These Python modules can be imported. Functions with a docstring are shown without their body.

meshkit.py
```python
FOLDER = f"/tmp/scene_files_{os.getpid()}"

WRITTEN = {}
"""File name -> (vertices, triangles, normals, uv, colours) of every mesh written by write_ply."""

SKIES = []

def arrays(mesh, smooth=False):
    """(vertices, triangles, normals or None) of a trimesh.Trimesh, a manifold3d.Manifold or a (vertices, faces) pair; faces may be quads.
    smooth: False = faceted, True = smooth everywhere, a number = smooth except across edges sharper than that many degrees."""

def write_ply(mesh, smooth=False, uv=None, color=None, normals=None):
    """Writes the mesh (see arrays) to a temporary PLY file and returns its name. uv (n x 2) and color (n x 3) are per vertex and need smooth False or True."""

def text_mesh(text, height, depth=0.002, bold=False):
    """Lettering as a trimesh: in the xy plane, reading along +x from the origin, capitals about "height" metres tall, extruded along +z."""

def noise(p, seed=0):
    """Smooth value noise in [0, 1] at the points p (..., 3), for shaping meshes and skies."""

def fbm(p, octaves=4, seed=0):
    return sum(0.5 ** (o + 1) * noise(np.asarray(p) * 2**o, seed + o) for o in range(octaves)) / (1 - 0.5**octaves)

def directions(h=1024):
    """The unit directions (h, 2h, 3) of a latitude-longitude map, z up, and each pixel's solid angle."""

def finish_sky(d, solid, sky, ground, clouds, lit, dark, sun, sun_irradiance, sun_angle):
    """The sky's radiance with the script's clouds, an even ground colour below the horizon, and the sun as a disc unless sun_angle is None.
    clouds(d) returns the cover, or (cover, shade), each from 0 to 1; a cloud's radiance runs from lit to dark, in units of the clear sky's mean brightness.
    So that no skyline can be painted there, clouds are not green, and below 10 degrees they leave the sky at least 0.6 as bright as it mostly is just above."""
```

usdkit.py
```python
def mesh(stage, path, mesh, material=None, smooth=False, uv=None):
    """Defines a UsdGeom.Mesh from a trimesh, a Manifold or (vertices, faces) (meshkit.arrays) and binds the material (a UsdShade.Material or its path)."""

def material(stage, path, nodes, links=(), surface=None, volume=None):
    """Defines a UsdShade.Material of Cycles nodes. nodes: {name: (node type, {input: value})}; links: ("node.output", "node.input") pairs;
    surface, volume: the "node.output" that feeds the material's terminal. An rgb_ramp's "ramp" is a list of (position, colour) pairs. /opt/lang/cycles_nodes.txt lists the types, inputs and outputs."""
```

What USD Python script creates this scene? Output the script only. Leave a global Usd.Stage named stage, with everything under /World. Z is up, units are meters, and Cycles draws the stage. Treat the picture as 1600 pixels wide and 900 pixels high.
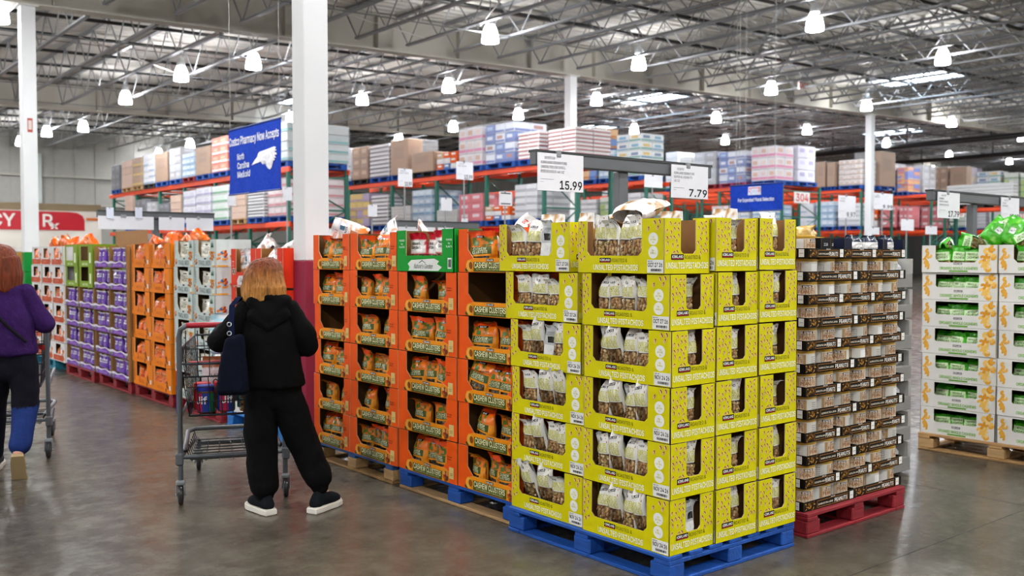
import math, random, numpy as np, trimesh, manifold3d, usdkit, meshkit
from shapely.geometry import Polygon, LineString, box as sbox
from shapely import affinity
from pxr import Usd, UsdGeom, UsdLux, UsdShade, Gf, Sdf, Vt

R = random.Random(7)
stage = Usd.Stage.CreateInMemory()
UsdGeom.SetStageUpAxis(stage, "Z"); UsdGeom.SetStageMetersPerUnit(stage, 1.0)
UsdGeom.Xform.Define(stage, '/World')

# ------------------------------------------------------------------ camera, light, exposure
F, HY, YAW, HC = 1500., 400., math.radians(39.1), 1.6
PIT = math.atan((450 - HY) / F)
fw = np.array([math.sin(YAW) * math.cos(PIT), math.cos(YAW) * math.cos(PIT), -math.sin(PIT)])
rt = np.array([math.cos(YAW), -math.sin(YAW), 0.]); up = np.cross(rt, fw); EYE = np.array([0, 0, HC])
cam = UsdGeom.Camera.Define(stage, '/World/camera')
cam.CreateHorizontalApertureAttr(36.0); cam.CreateFocalLengthAttr(36.0 * F / 1600)
cam.CreateFStopAttr(2.8); cam.CreateFocusDistanceAttr(4.9); cam.CreateExposureAttr(0.42)
cam.AddTransformOp().Set(Gf.Matrix4d(*rt, 0, *up, 0, *(-fw), 0, *EYE, 1))
LAMP, LENS, SKYL = 56.0, 380.0, 11.0
GIRD = lambda X: 6.16 + .0226 * X            # underside of the girders: the roof rises a little with X


def ratio(px): return math.tan(YAW + math.atan((px - 800) / F))
def ray(x, y): return fw + (x - 800) / F * rt - (y - 450) / F * up
def atz(x, y, z=0.): d = ray(x, y); return EYE + d * ((z - HC) / d[2])
def atX(x, y, X): d = ray(x, y); return EYE + d * (X / d[0])
def atY(x, y, Y): d = ray(x, y); return EYE + d * (Y / d[1])
def pix(p):
    d = np.asarray(p, float) - EYE; k = d @ fw
    return (800 + F * (d @ rt) / k, 450 - F * (d @ up) / k, k)


# ------------------------------------------------------------------ colours and materials
def L(h):
    if not isinstance(h, str): return tuple(h)
    c = [int(h[i:i + 2], 16) / 255 for i in (1, 3, 5)]
    return tuple(x / 12.92 if x <= .04045 else ((x + .055) / 1.055) ** 2.4 for x in c)


def vmat(name, rough=.5, bump=0., bscale=20., grain=.08, gscale=9., spec=.5, metal=0., coat=0., stretch=None, detail=3.):
    n = {"a": ("attribute", {"attribute": "displayColor"}), "tc": ("texture_coordinate", {}), "mp": ("mapping", {"scale": stretch or (1, 1, 1)}),
         "n": ("noise_texture", {"scale": gscale, "detail": detail}), "r": ("map_range", {"from_min": .3, "from_max": .7, "to_min": 1 - grain, "to_max": 1 + grain * .4}),
         "m": ("mix", {"mix_type": "multiply", "fac": 1.0}), "p": ("principled_bsdf", {"roughness": rough, "specular_ior_level": spec, "metallic": metal, "coat_weight": coat})}
    k = [("tc.object", "mp.vector"), ("mp.vector", "n.vector"), ("n.fac", "r.value"), ("a.color", "m.color1"), ("r.result", "m.color2"), ("m.color", "p.base_color")]
    if bump:
        n["bn"] = ("noise_texture", {"scale": bscale, "detail": 2.0}); n["b"] = ("bump", {"strength": bump, "distance": .01})
        k += [("mp.vector", "bn.vector"), ("bn.fac", "b.height"), ("b.normal", "p.normal")]
    return usdkit.material(stage, '/World/Looks/' + name, n, k, surface="p.BSDF")


CARD = vmat('printed_cardboard', .55, grain=.06, spec=.16)
FILM = vmat('plastic_film', .2, bump=.55, bscale=26, grain=.05, coat=.3)
NUT = vmat('nut_shell', .45, grain=.2, gscale=60)
PAINT = vmat('painted_steel', .42, grain=.06, gscale=4)
STEEL = vmat('zinc_wire', .3, metal=.8, grain=.1)
CLOTH = vmat('cloth', .95, bump=.35, bscale=60, grain=.2, gscale=22, spec=.15)
SKIN = vmat('skin', .55, grain=.05)
HAIR = vmat('hair', .58, spec=.25, bump=1., bscale=10, grain=.5, gscale=16, stretch=(6, 6, .7))
WOOD = vmat('painted_wood', .7, bump=.4, bscale=14, grain=.3, gscale=7, stretch=(.5, 4, 4))
PLAST = vmat('smooth_plastic', .3, grain=.03)
DECK = vmat('roof_deck_paint', .6, grain=.08, gscale=.7)
clear = usdkit.material(stage, '/World/Looks/clear_film', {
    "tc": ("texture_coordinate", {}), "n": ("noise_texture", {"scale": 22., "detail": 2.}), "b": ("bump", {"strength": .5, "distance": .01}),
    "t": ("transparent_bsdf", {"color": (.97, .97, .96)}), "g": ("glossy_bsdf", {"roughness": .12, "color": (1, 1, 1)}), "f": ("fresnel", {"IOR": 1.5}), "m": ("mix_closure", {})},
    [("tc.object", "n.vector"), ("n.fac", "b.height"), ("b.normal", "g.normal"), ("f.fac", "m.fac"), ("t.BSDF", "m.closure1"), ("g.BSDF", "m.closure2")], surface="m.closure")
wrap = usdkit.material(stage, '/World/Looks/stretch_wrap', {
    "tc": ("texture_coordinate", {}), "n": ("noise_texture", {"scale": 5., "detail": 3.}), "b": ("bump", {"strength": .6, "distance": .05}),
    "t": ("transparent_bsdf", {"color": (.97, .97, .98)}), "g": ("principled_bsdf", {"roughness": .22, "base_color": (.85, .87, .9)}), "m": ("mix_closure", {"fac": .2})},
    [("tc.object", "n.vector"), ("n.fac", "b.height"), ("b.normal", "g.normal"), ("t.BSDF", "m.closure1"), ("g.BSDF", "m.closure2")], surface="m.closure")
LENSM = usdkit.material(stage, '/World/Looks/lamp_lens', {"e": ("emission", {"color": (.97, .98, 1.), "strength": LENS})}, [], surface="e.emission")
GLOW = usdkit.material(stage, '/World/Looks/lamp_glow', {"e": ("emission", {"color": (.97, .98, 1.), "strength": LAMP})}, [], surface="e.emission")
DAY = usdkit.material(stage, '/World/Looks/skylight_glow', {"e": ("emission", {"color": (.72, .86, 1.), "strength": SKYL})}, [], surface="e.emission")
FLOORM = usdkit.material(stage, '/World/Looks/polished_concrete', {
    "g": ("geometry", {}), "n1": ("noise_texture", {"scale": .55, "detail": 6., "roughness": .62}), "n2": ("noise_texture", {"scale": 6., "detail": 5., "roughness": .7}), "n3": ("noise_texture", {"scale": 120., "detail": 2.}),
    "c1": ("rgb_ramp", {"ramp": [(.3, L('#403c35')), (.5, L('#524d43')), (.7, L('#665f51'))]}), "c2": ("rgb_ramp", {"ramp": [(.3, (.62, .61, .6)), (.55, (1, 1, 1)), (.75, (1.05, 1.02, .98))]}),
    "c3": ("rgb_ramp", {"ramp": [(.3, (.86, .86, .86)), (.6, (1, 1, 1))]}), "m": ("mix", {"mix_type": "multiply", "fac": .8}), "m2": ("mix", {"mix_type": "multiply", "fac": .7}),
    "r": ("map_range", {"from_min": .3, "from_max": .7, "to_min": .17, "to_max": .34}), "b": ("bump", {"strength": .06, "distance": .01}), "p": ("principled_bsdf", {"specular_ior_level": .42})},
    [("g.position", "n1.vector"), ("g.position", "n2.vector"), ("g.position", "n3.vector"), ("n1.fac", "c1.fac"), ("n2.fac", "c2.fac"), ("n3.fac", "c3.fac"), ("c1.color", "m.color1"), ("c2.color", "m.color2"),
     ("m.color", "m2.color1"), ("c3.color", "m2.color2"), ("m2.color", "p.base_color"), ("n2.fac", "r.value"), ("r.result", "p.roughness"), ("n2.fac", "b.height"), ("b.normal", "p.normal")], surface="p.BSDF")


# ------------------------------------------------------------------ mesh building
def _chamfer():
    v = []
    for a in range(3):
        for s in range(8):
            sg = [1 if s >> k & 1 else -1 for k in range(3)]
            v.append((a, sg))
    P = np.array([[sg[k] * (1. if k == a else .8) for k in range(3)] for a, sg in v])
    h = trimesh.convex.convex_hull(P)
    idx = [int(np.argmin(((P - q) ** 2).sum(1))) for q in h.vertices]
    return v, np.array([[idx[i] for i in f] for f in h.faces])
_CV, _CF = _chamfer()
_CA = np.array([[1. if k == a else 0. for k in range(3)] for a, sg in _CV]); _CS = np.array([sg for a, sg in _CV], float)
_BV = np.array([[x, y, z] for x in (-1, 1) for y in (-1, 1) for z in (-1, 1)], float)
_BF = np.array([[0, 1, 3], [0, 3, 2], [4, 6, 7], [4, 7, 5], [0, 4, 5], [0, 5, 1], [2, 3, 7], [2, 7, 6], [0, 2, 6], [0, 6, 4], [1, 5, 7], [1, 7, 3]])


def Tm(loc=(0, 0, 0), rz=0., rx=0., ry=0., s=(1, 1, 1)):
    m = trimesh.transformations.euler_matrix(math.radians(rx), math.radians(ry), math.radians(rz), 'sxyz')
    m = m @ np.diag([*(s if np.ndim(s) else (s, s, s)), 1.]); m[:3, 3] = loc; return m
def frame(o, u, v, w):
    m = np.eye(4); m[:3, 0], m[:3, 1], m[:3, 2], m[:3, 3] = u, v, w, o; return m


_TC = {}
def text2(s, bold=False):
    k = (s, bold)
    if k not in _TC:
        m = meshkit.text_mesh(s, 1.0, .02, bold)
        f = m.faces[m.face_normals[:, 2] > .9]
        u, inv = np.unique(f.ravel(), return_inverse=True)
        _TC[k] = (np.array(m.vertices)[u][:, :2], inv.reshape(-1, 3))
    return _TC[k]


class MB:
    def __init__(s): s.V, s.Fc, s.C, s.N, s.n = [], [], [], [], 0
    def raw(s, v, f, col, smooth=False, fcol=False):
        v, f = np.asarray(v, float), np.asarray(f, int)
        if not len(f): return s
        col = np.asarray(L(col) if isinstance(col, str) else col, float)
        fn = np.cross(v[f[:, 1]] - v[f[:, 0]], v[f[:, 2]] - v[f[:, 0]])
        if smooth:
            n = np.zeros_like(v)
            for k in range(3): np.add.at(n, f[:, k], fn)
            c = np.broadcast_to(col, v.shape)
        else:
            n = np.repeat(fn, 3, 0)
            c = np.repeat(np.broadcast_to(col, (len(f), 3)), 3, 0) if (col.ndim == 1 or fcol) else col[f.ravel()]
            v, f = v[f.ravel()], np.arange(3 * len(f)).reshape(-1, 3)
        n = n / np.maximum(np.linalg.norm(n, axis=1, keepdims=True), 1e-12)
        s.V.append(v); s.Fc.append(f + s.n); s.C.append(c); s.N.append(n); s.n += len(v)
        return s
    def box(s, lo, hi, col, ch=0., M=None):
        lo, hi = np.array(lo, float), np.array(hi, float); c, h = (lo + hi) / 2, (hi - lo) / 2
        if ch:
            ch = min(ch, .8 * h.min()); v = c + _CS * (h - ch * (1 - _CA)); f = _CF
        else: v, f = c + _BV * h, _BF
        if M is not None: v = v @ M[:3, :3].T + M[:3, 3]
        return s.raw(v, f, col)
    def path(s, pts, r, col, n=6, cap=True):
        p = np.asarray(pts, float); t = np.gradient(p, axis=0) if len(p) > 2 else np.repeat([p[1] - p[0]], 2, 0)
        t /= np.linalg.norm(t, axis=1, keepdims=True) + 1e-12
        ref = np.array([0, 0, 1.]) if abs(t[:, 2]).max() < .9 else np.array([1., .13, 0]) if abs(t[:, 0]).max() < .9 else np.array([.1, 1., .05])
        a = np.cross(t, ref); a /= np.linalg.norm(a, axis=1, keepdims=True) + 1e-12; b = np.cross(t, a)
        an = np.arange(n) * 2 * np.pi / n; rr = np.broadcast_to(r, (len(p),))[:, None, None]
        v = (p[:, None] + rr * (np.cos(an)[None, :, None] * a[:, None] + np.sin(an)[None, :, None] * b[:, None])).reshape(-1, 3)
        f = []
        for i in range(len(p) - 1):
            for j in range(n):
                q = [i * n + j, i * n + (j + 1) % n, (i + 1) * n + (j + 1) % n, (i + 1) * n + j]; f += [[q[0], q[2], q[1]], [q[0], q[3], q[2]]]
        if cap:
            for i in range(1, n - 1): f += [[0, i, i + 1], [(len(p) - 1) * n, (len(p) - 1) * n + i + 1, (len(p) - 1) * n + i]]
        m = trimesh.Trimesh(v, f, process=False)
        if m.volume < 0: f = [x[::-1] for x in f]
        return s.raw(v, f, col, smooth=n > 4)
    def lathe(s, prof, col, n=16, M=None, smooth=True, cols=None):
        pr = np.asarray(prof, float); an = np.arange(n) * 2 * np.pi / n
        v = np.stack([pr[:, None, 0] * np.cos(an), pr[:, None, 0] * np.sin(an), np.broadcast_to(pr[:, None, 1], (len(pr), n))], -1).reshape(-1, 3)
        f = []
        for i in range(len(pr) - 1):
            for j in range(n):
                a, b, c, d = i * n + j, i * n + (j + 1) % n, (i + 1) * n + (j + 1) % n, (i + 1) * n + j
                f += [[a, b, c], [a, c, d]]
        c = np.repeat([L(x) for x in cols], n, 0) if cols is not None else col
        if M is not None: v = v @ M[:3, :3].T + M[:3, 3]
        return s.raw(v, f, c, smooth)
    def poly(s, P, M, t, cf, ce=None, cb=None):
        for g in getattr(P, 'geoms', [P]):
            v2, f = trimesh.creation.triangulate_polygon(g, engine='earcut')
            v2 = np.asarray(v2); f = np.asarray(f)
            e1, e2 = v2[f[:, 1]] - v2[f[:, 0]], v2[f[:, 2]] - v2[f[:, 0]]
            neg = e1[:, 0] * e2[:, 1] - e1[:, 1] * e2[:, 0] < 0; f[neg] = f[neg][:, ::-1]
            a = np.c_[v2, np.zeros(len(v2))] @ M[:3, :3].T + M[:3, 3]; s.raw(a, f, cf)
            if t:
                b = np.c_[v2, np.full(len(v2), -t)] @ M[:3, :3].T + M[:3, 3]; s.raw(b, f[:, ::-1], cb or cf)
                for ring in [g.exterior, *g.interiors]:
                    q = np.array(ring.coords)[:-1]
                    if (ring is g.exterior) != bool(ring.is_ccw): q = q[::-1]
                    m = len(q); vv = np.r_[np.c_[q, np.zeros(m)], np.c_[q, np.full(m, -t)]] @ M[:3, :3].T + M[:3, 3]
                    i = np.arange(m); j = (i + 1) % m
                    s.raw(vv, np.r_[np.c_[i, i + m, j + m], np.c_[i, j + m, j]], ce or cf)
        return s
    def rect(s, x0, y0, x1, y1, col, M, off=.0012):
        v = np.array([[x0, y0, off], [x1, y0, off], [x1, y1, off], [x0, y1, off]]) @ M[:3, :3].T + M[:3, 3]
        return s.raw(v, [[0, 1, 2], [0, 2, 3]], col)
    def ell(s, x, y, a, b, ang, col, M, off=.0012, n=10):
        t = np.arange(n) * 2 * np.pi / n; c, d = math.cos(ang), math.sin(ang)
        q = np.c_[x + a * np.cos(t) * c - b * np.sin(t) * d, y + a * np.cos(t) * d + b * np.sin(t) * c, np.full(n, off)]
        return s.raw(q @ M[:3, :3].T + M[:3, 3], [[0, i, i + 1] for i in range(1, n - 1)], col)
    def text(s, txt, x, y, h, col, M, w=None, off=.0018, bold=False, al='l', shear=0., fn=None):
        v, f = text2(txt, bold); v = v * h
        wd = v[:, 0].max() - v[:, 0].min()
        if w: v = v * [w / wd, 1]; wd = w
        v = v - [v[:, 0].min(), 0]
        x -= {'l': 0, 'c': wd / 2, 'r': wd}[al]
        q = np.c_[v[:, 0] + x + shear * v[:, 1], v[:, 1] + y, np.full(len(v), off)]
        q = fn(q) if fn else q @ M[:3, :3].T + M[:3, 3]
        return s.raw(q, f, col)
    def tm(s, m, col, smooth=True, M=None):
        v = np.array(m.vertices)
        if M is not None: v = v @ M[:3, :3].T + M[:3, 3]
        return s.raw(v, np.array(m.faces), col, smooth)


_used = {}
def uname(parent, n):
    k = parent + '/' + n; c = _used.get(k, 0); _used[k] = c + 1
    return k if c == 0 else f'{k}_{c:03d}'
def key(p, **kw):
    for k, v in kw.items():
        if v: p.SetCustomDataByKey(k, v)


def part(parent, name, mb, mat, label=None, kind=None):
    path = uname(parent, name)
    v, f, c, n = np.vstack(mb.V), np.vstack(mb.Fc), np.vstack(mb.C), np.vstack(mb.N)
    u, inv = np.unique(f.ravel(), return_inverse=True)
    if len(u) < len(v): v, c, n, f = v[u], c[u], n[u], inv.reshape(-1, 3)
    m = UsdGeom.Mesh.Define(stage, path)
    m.CreatePointsAttr(Vt.Vec3fArray.FromNumpy(v.astype(np.float32))); m.CreateFaceVertexCountsAttr(Vt.IntArray.FromNumpy(np.full(len(f), 3, np.int32)))
    m.CreateFaceVertexIndicesAttr(Vt.IntArray.FromNumpy(f.astype(np.int32).ravel())); m.CreateSubdivisionSchemeAttr("none")
    m.CreateNormalsAttr(Vt.Vec3fArray.FromNumpy(n.astype(np.float32))); m.SetNormalsInterpolation("vertex")
    UsdGeom.PrimvarsAPI(m).CreatePrimvar('displayColor', Sdf.ValueTypeNames.Color3fArray, 'vertex').Set(Vt.Vec3fArray.FromNumpy(c.astype(np.float32)))
    UsdShade.MaterialBindingAPI.Apply(m.GetPrim()).Bind(mat)
    key(m.GetPrim(), label=label, kind=kind)
    return path


def kind(name):
    stage.CreateClassPrim('/World/Kinds'); UsdGeom.Xform.Define(stage, '/World/Kinds/' + name); return '/World/Kinds/' + name
def thing(name, label, cat, M=None, group=None, kind_=None):
    x = UsdGeom.Xform.Define(stage, uname('/World', name))
    if M is not None: x.AddTransformOp().Set(Gf.Matrix4d(*np.asarray(M, float).T.ravel()))
    key(x.GetPrim(), label=label, category=cat, group=group, kind=kind_)
    return str(x.GetPath())
def inst(kd, name, label, cat, M, group=None, kind_=None):
    p = thing(name, label, cat, M, group, kind_); q = stage.GetPrimAtPath(p)
    q.GetReferences().AddInternalReference(kd); q.SetInstanceable(True); return p
def struct(name, mb, mat, label=None):
    p = part('/World', name, mb, mat, label); key(stage.GetPrimAtPath(p), kind='structure'); return p
def dummy(): pass

W_ = lambda X, Y, z, s=(1, 1, 1), tilt=0.: Tm((X, Y, z), rz=-90 + tilt, s=s)        # front faces -X (the aisle); local x runs to -Y
S_ = lambda X, Y, z, s=(1, 1, 1), tilt=0.: Tm((X, Y, z), rz=tilt, s=s)              # front faces -Y
ORD = ['first', 'second', 'third', 'fourth', 'fifth', 'sixth', 'seventh', 'eighth', 'ninth', 'tenth', 'eleventh', 'twelfth', 'thirteenth', 'fourteenth']
FR = lambda W=0, D=0, H=0: frame((0, 0, 0), (1, 0, 0), (0, 0, 1), (0, -1, 0))               # local front plane y=0, u=x v=z w=-y
FS = lambda W: frame((W, 0, 0), (0, 1, 0), (0, 0, 1), (1, 0, 0))                            # local +x side, u=y
FL = lambda D: frame((0, D, 0), (0, -1, 0), (0, 0, 1), (-1, 0, 0))                          # local -x side

# ================================================================== the setting
XA, XB, YA, YB = -14., 80., -12., 47.5
mb = MB().box((XA, YA, -.2), (XB, YB, 0), '#8a857a'); struct('floor', mb, FLOORM)
mb = MB()
for x in (-4.6, .9, 6.4, 11.9, 17.4, 23., 28.5): mb.box((x, YA, .0002), (x + .008, YB, .0012), '#3a3834')
for y in (-1.9, 2.62, 7.9, 12.5, 18., 23.5): mb.box((XA, y, .0002), (XB, y + .008, .0013), '#3a3834')
p = struct('trim_1', mb, PAINT, 'dark saw-cut control joints in the concrete floor')
# roof deck: corrugated sheet that rises a little with X
n = int((YB - YA) / .3); prof = []
for i in range(n):
    y = YA + i * .3; prof += [(y, 0), (y + .1, 0), (y + .14, .05), (y + .26, .05)]
prof.append((YB, 0)); prof = np.array(prof)
v = np.array([(x, y, GIRD(x) + .86 + z) for x in (XA, XB) for y, z in prof]); m = len(prof); i = np.arange(m - 1)
mb = MB().raw(v, np.r_[np.c_[i, i + 1, i + m], np.c_[i + 1, i + m + 1, i + m]], '#d3d0c9')
v2 = v.copy(); v2[:, 2] += .12; mb.raw(v2, np.r_[np.c_[i, i + m, i + 1], np.c_[i + 1, i + m, i + m + 1]], '#d6cfc2')
struct('ceiling', mb, DECK)
# outer walls: ribbed metal panel with girts
def wall(name, p0, p1, col, girt):
    p0, p1 = np.array(p0, float), np.array(p1, float); d = (p1 - p0); ln = np.linalg.norm(d); d /= ln; nrm = np.array([-d[1], d[0]])
    M = np.eye(4); M[:2, 0] = d; M[:2, 1] = nrm; M[:2, 3] = p0
    mb = MB().box((0, -.2, 0), (ln, 0, 9.2), col, M=M)
    k = 0.
    while k < ln: mb.box((k, 0, 0), (k + .06, .03, 9.), col, M=M); k += .9
    for z in girt: mb.box((0, .03, z), (ln, .2, z + .1), '#9a978f', M=M)
    struct(name, mb, PAINT)
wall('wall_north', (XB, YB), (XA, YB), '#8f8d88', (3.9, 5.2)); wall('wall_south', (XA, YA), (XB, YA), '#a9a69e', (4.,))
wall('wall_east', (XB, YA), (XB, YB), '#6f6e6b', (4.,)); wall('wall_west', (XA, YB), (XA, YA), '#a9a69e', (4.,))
for k, x in enumerate((10.6, 3.2)):
    struct(f'trim_{k + 2}', MB().box((x, YB - .5, 0), (x + .32, YB - .1, 6.2), '#a7b0ac', .01), PAINT, 'pale steel column against the back wall, ' + ('beside the first rack' if k == 0 else 'behind the tall white column'))
# girders and columns
GY = (7.46, 19.7, 33.6)
for k, y in enumerate(GY):
    mb = MB()
    for a in np.arange(XA, XB, 9.4):
        P = np.array([[x, yy, GIRD(x) + z] for x in (a, a + 9.4) for (yy, z) in ((y - .16, 0), (y + .16, 0), (y + .16, .03), (y + .012, .03), (y + .012, .8), (y + .16, .8), (y + .16, .83), (y - .16, .83), (y - .16, .8), (y - .012, .8), (y - .012, .03), (y - .16, .03))])
        i = np.arange(12); j = (i + 1) % 12; mb.raw(P, np.r_[np.c_[i, j, i + 12], np.c_[j, j + 12, i + 12]], '#b9b5aa')
        for x in np.arange(a, a + 9.4, 2.35): mb.box((x, y - .15, GIRD(x) + .03), (x + .012, y + .15, GIRD(x) + .8), '#b3afa4')
    struct('roof_beam' if k == 0 else f'roof_beam_{k:03d}', mb, DECK, 'pale plate girder carrying the roof joists, ' + ['over the near column', 'crossing the whole picture', 'beyond the racks'][k])
CW = {0: .225, 1: .25, 2: .25}
for gy, k in ((7.46, 0), (19.7, 1), (33.6, 2)):
    for q, x in enumerate((3.85, 18.1, 33.2) if k else (3.85,)):
        if k == 1 and q == 0: x = 4.36
        if k == 1 and q == 2: x = 33.4
        w = CW[k] / 2; zt = GIRD(x)
        mb = MB().box((x - w, gy - w, 1.56 if k == 0 else 0), (x + w, gy + w, zt), '#e6e7e8', .008)
        mb.box((x - w - .05, gy - w - .05, zt - .03), (x + w + .05, gy + w + .05, zt), '#d0cec8')
        if k == 0: mb.box((x - w - .001, gy - w - .001, 0), (x + w + .001, gy + w + .001, 1.56), '#8e1038', .008)
        if k == 1 and q == 0:
            M = frame((x, gy - w - .001, 3.9), (1, 0, 0), (0, 0, 1), (0, -1, 0)); mb.rect(-.045, 0, .045, .26, '#b04a40', M); mb.rect(-.03, .05, .03, .22, '#d9c9c0', M, .002)
        struct('column', mb, DECK, ('white square steel column with maroon painted base' if k == 0 else 'white square steel column ' + {(1, 0): 'cutting the red pharmacy sign', (1, 1): 'rising behind the 15.99 card', (1, 2): 'at the end of the fifth rack', (2, 0): 'far down beside the first rack', (2, 1): 'far behind the second rack', (2, 2): 'far behind the fifth rack'}[k, q]))
# bar joists: one prototype per bay
GRAY = '#8b8d90'
def joist(name, ln):
    K = kind(name)
    part(K, 'top_chord', MB().box((-.05, 0, .76), (-.006, ln, .82), GRAY).box((.006, 0, .76), (.05, ln, .82), GRAY), PAINT)
    part(K, 'bottom_chord', MB().box((-.045, .55, .04), (-.006, ln - .55, .09), GRAY).box((.006, .55, .04), (.045, ln - .55, .09), GRAY), PAINT)
    mb = MB(); n = max(4, round((ln - 1.2) / .62)); n += n % 2; ys = np.linspace(.6, ln - .6, n + 1)
    for a in range(n):
        z0, z1 = (.06, .78) if a % 2 == 0 else (.78, .06)
        mb.path([(0, ys[a], z0), (0, ys[a + 1], z1)], .017, GRAY, 4, False)
        if a % 2: mb.path([(0, ys[a], .78), (0, ys[a], .5)], .011, GRAY, 4, False)
    mb.path([(0, .05, .77), (0, .6, .06)], .02, GRAY, 4, False); mb.path([(0, ln - .05, .77), (0, ln - .6, .06)], .02, GRAY, 4, False)
    part(K, 'web', mb, PAINT); return K
bays = [(7.46, 19.7), (19.7, 33.6), (33.6, 47.3)]
for b, (y0, y1) in enumerate(bays):
    K = joist('roof_joist_kind_' + 'abc'[b], y1 - y0)
    for k in range(58):
        x = -1.2 + 1.36 * k
        if pix((x, y0 + .5, GIRD(x)))[0] > 1720 and pix((x, y1, GIRD(x)))[0] > 1700: continue
        inst(K, 'roof_joist', None, None, Tm((x, y0, GIRD(x) + .03)), kind_='structure')
# black pipes and thin bridging along X
mb = MB(); mb2 = MB()
for y0, y1 in bays:
    for y in np.arange(y0 + 1.6, y1 - .5, 2.05): mb.path([(XA + 6, y, GIRD(XA + 6) + .70), (XB - 1, y, GIRD(XB - 1) + .70)], .045, '#1b1a1a', 6)
    for y in np.arange(y0 + 2.6, y1 - 1, 3.4):
        mb2.path([(XA + 6, y, GIRD(XA + 6) + .045), (XB - 1, y, GIRD(XB - 1) + .045)], .012, '#77797b', 4); mb2.path([(XA + 6, y + .9, GIRD(XA + 6) + .8), (XB - 1, y + .9, GIRD(XB - 1) + .8)], .012, '#6d5f58', 4)
struct('ceiling_pipe', mb, PAINT, 'black pipes crossing under the roof deck')
struct('ceiling_bridging', mb2, PAINT, 'thin bridging rods tying the joists together')
mb = MB().path([(44, 9, 6.9), (44, 46, 6.9)], .13, '#17181a', 10).path([(53, 9, 7.05), (53, 46, 7.05)], .11, '#17181a', 10)
for x in (44, 53):
    for y in np.arange(12, 46, 4.): mb.box((x - .03, y, 6.95), (x + .03, y + .06, GIRD(x) + .85), '#2a2a2c')
struct('ceiling_pipe', mb, PAINT, 'black sprinkler main hung below the joists')
mb = MB()
for a, b in (((1.5, 14., 0), (12.4, 18.4, 0)), ((12.6, 16.6, 0), (10.8, 13.0, 0)), ((18, 11, 0), (24.5, 13.4, 0)), ((6, 22.4, 0), (10.2, 26.6, 0))):
    mb.path([(a[0], a[1], GIRD(a[0]) + .1), (b[0], b[1], GIRD(b[0]) + .12)], .014, '#b7b5ae', 6)
struct('ceiling_conduit', mb, PAINT, 'thin pale conduits slung under the joists')
# skylights flush with the deck
for k, (x, y) in enumerate(((1432, 117), (1015, 149), (925, 196), (452, 152), (1180, 236), (1395, 203))):
    zz = 7.0
    for _ in range(6): q = atz(x, y, zz); zz = GIRD(q[0]) + .84
    hx, hy = (.35, .7) if k == 3 else (.7, 1.3)
    mb = MB().box((q[0] - hx, q[1] - hy, zz - .05), (q[0] + hx, q[1] + hy, zz - .03), '#ffffff'); P = part('/World', 'window_%d' % (k + 1), mb, DAY, 'bright rectangular skylight ' + ['over the white sacks', 'over the detergent cartons', 'behind the drum load', 'above the pharmacy banner', 'over the pink packs', 'over the brown and white jars'][k]); key(stage.GetPrimAtPath(P), kind='structure')
    mb = MB()
    for s in (-1, 1): mb.box((q[0] + s * (hx + .05) - .05, q[1] - hy - .1, zz - .14), (q[0] + s * (hx + .05) + .05, q[1] + hy + .1, zz + .0), '#cfd4da').box((q[0] - hx - .1, q[1] + s * (hy + .05) - .05, zz - .14), (q[0] + hx + .1, q[1] + s * (hy + .05) + .05, zz + .0), '#cfd4da')
    part(P, 'frame', mb, PAINT)

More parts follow.
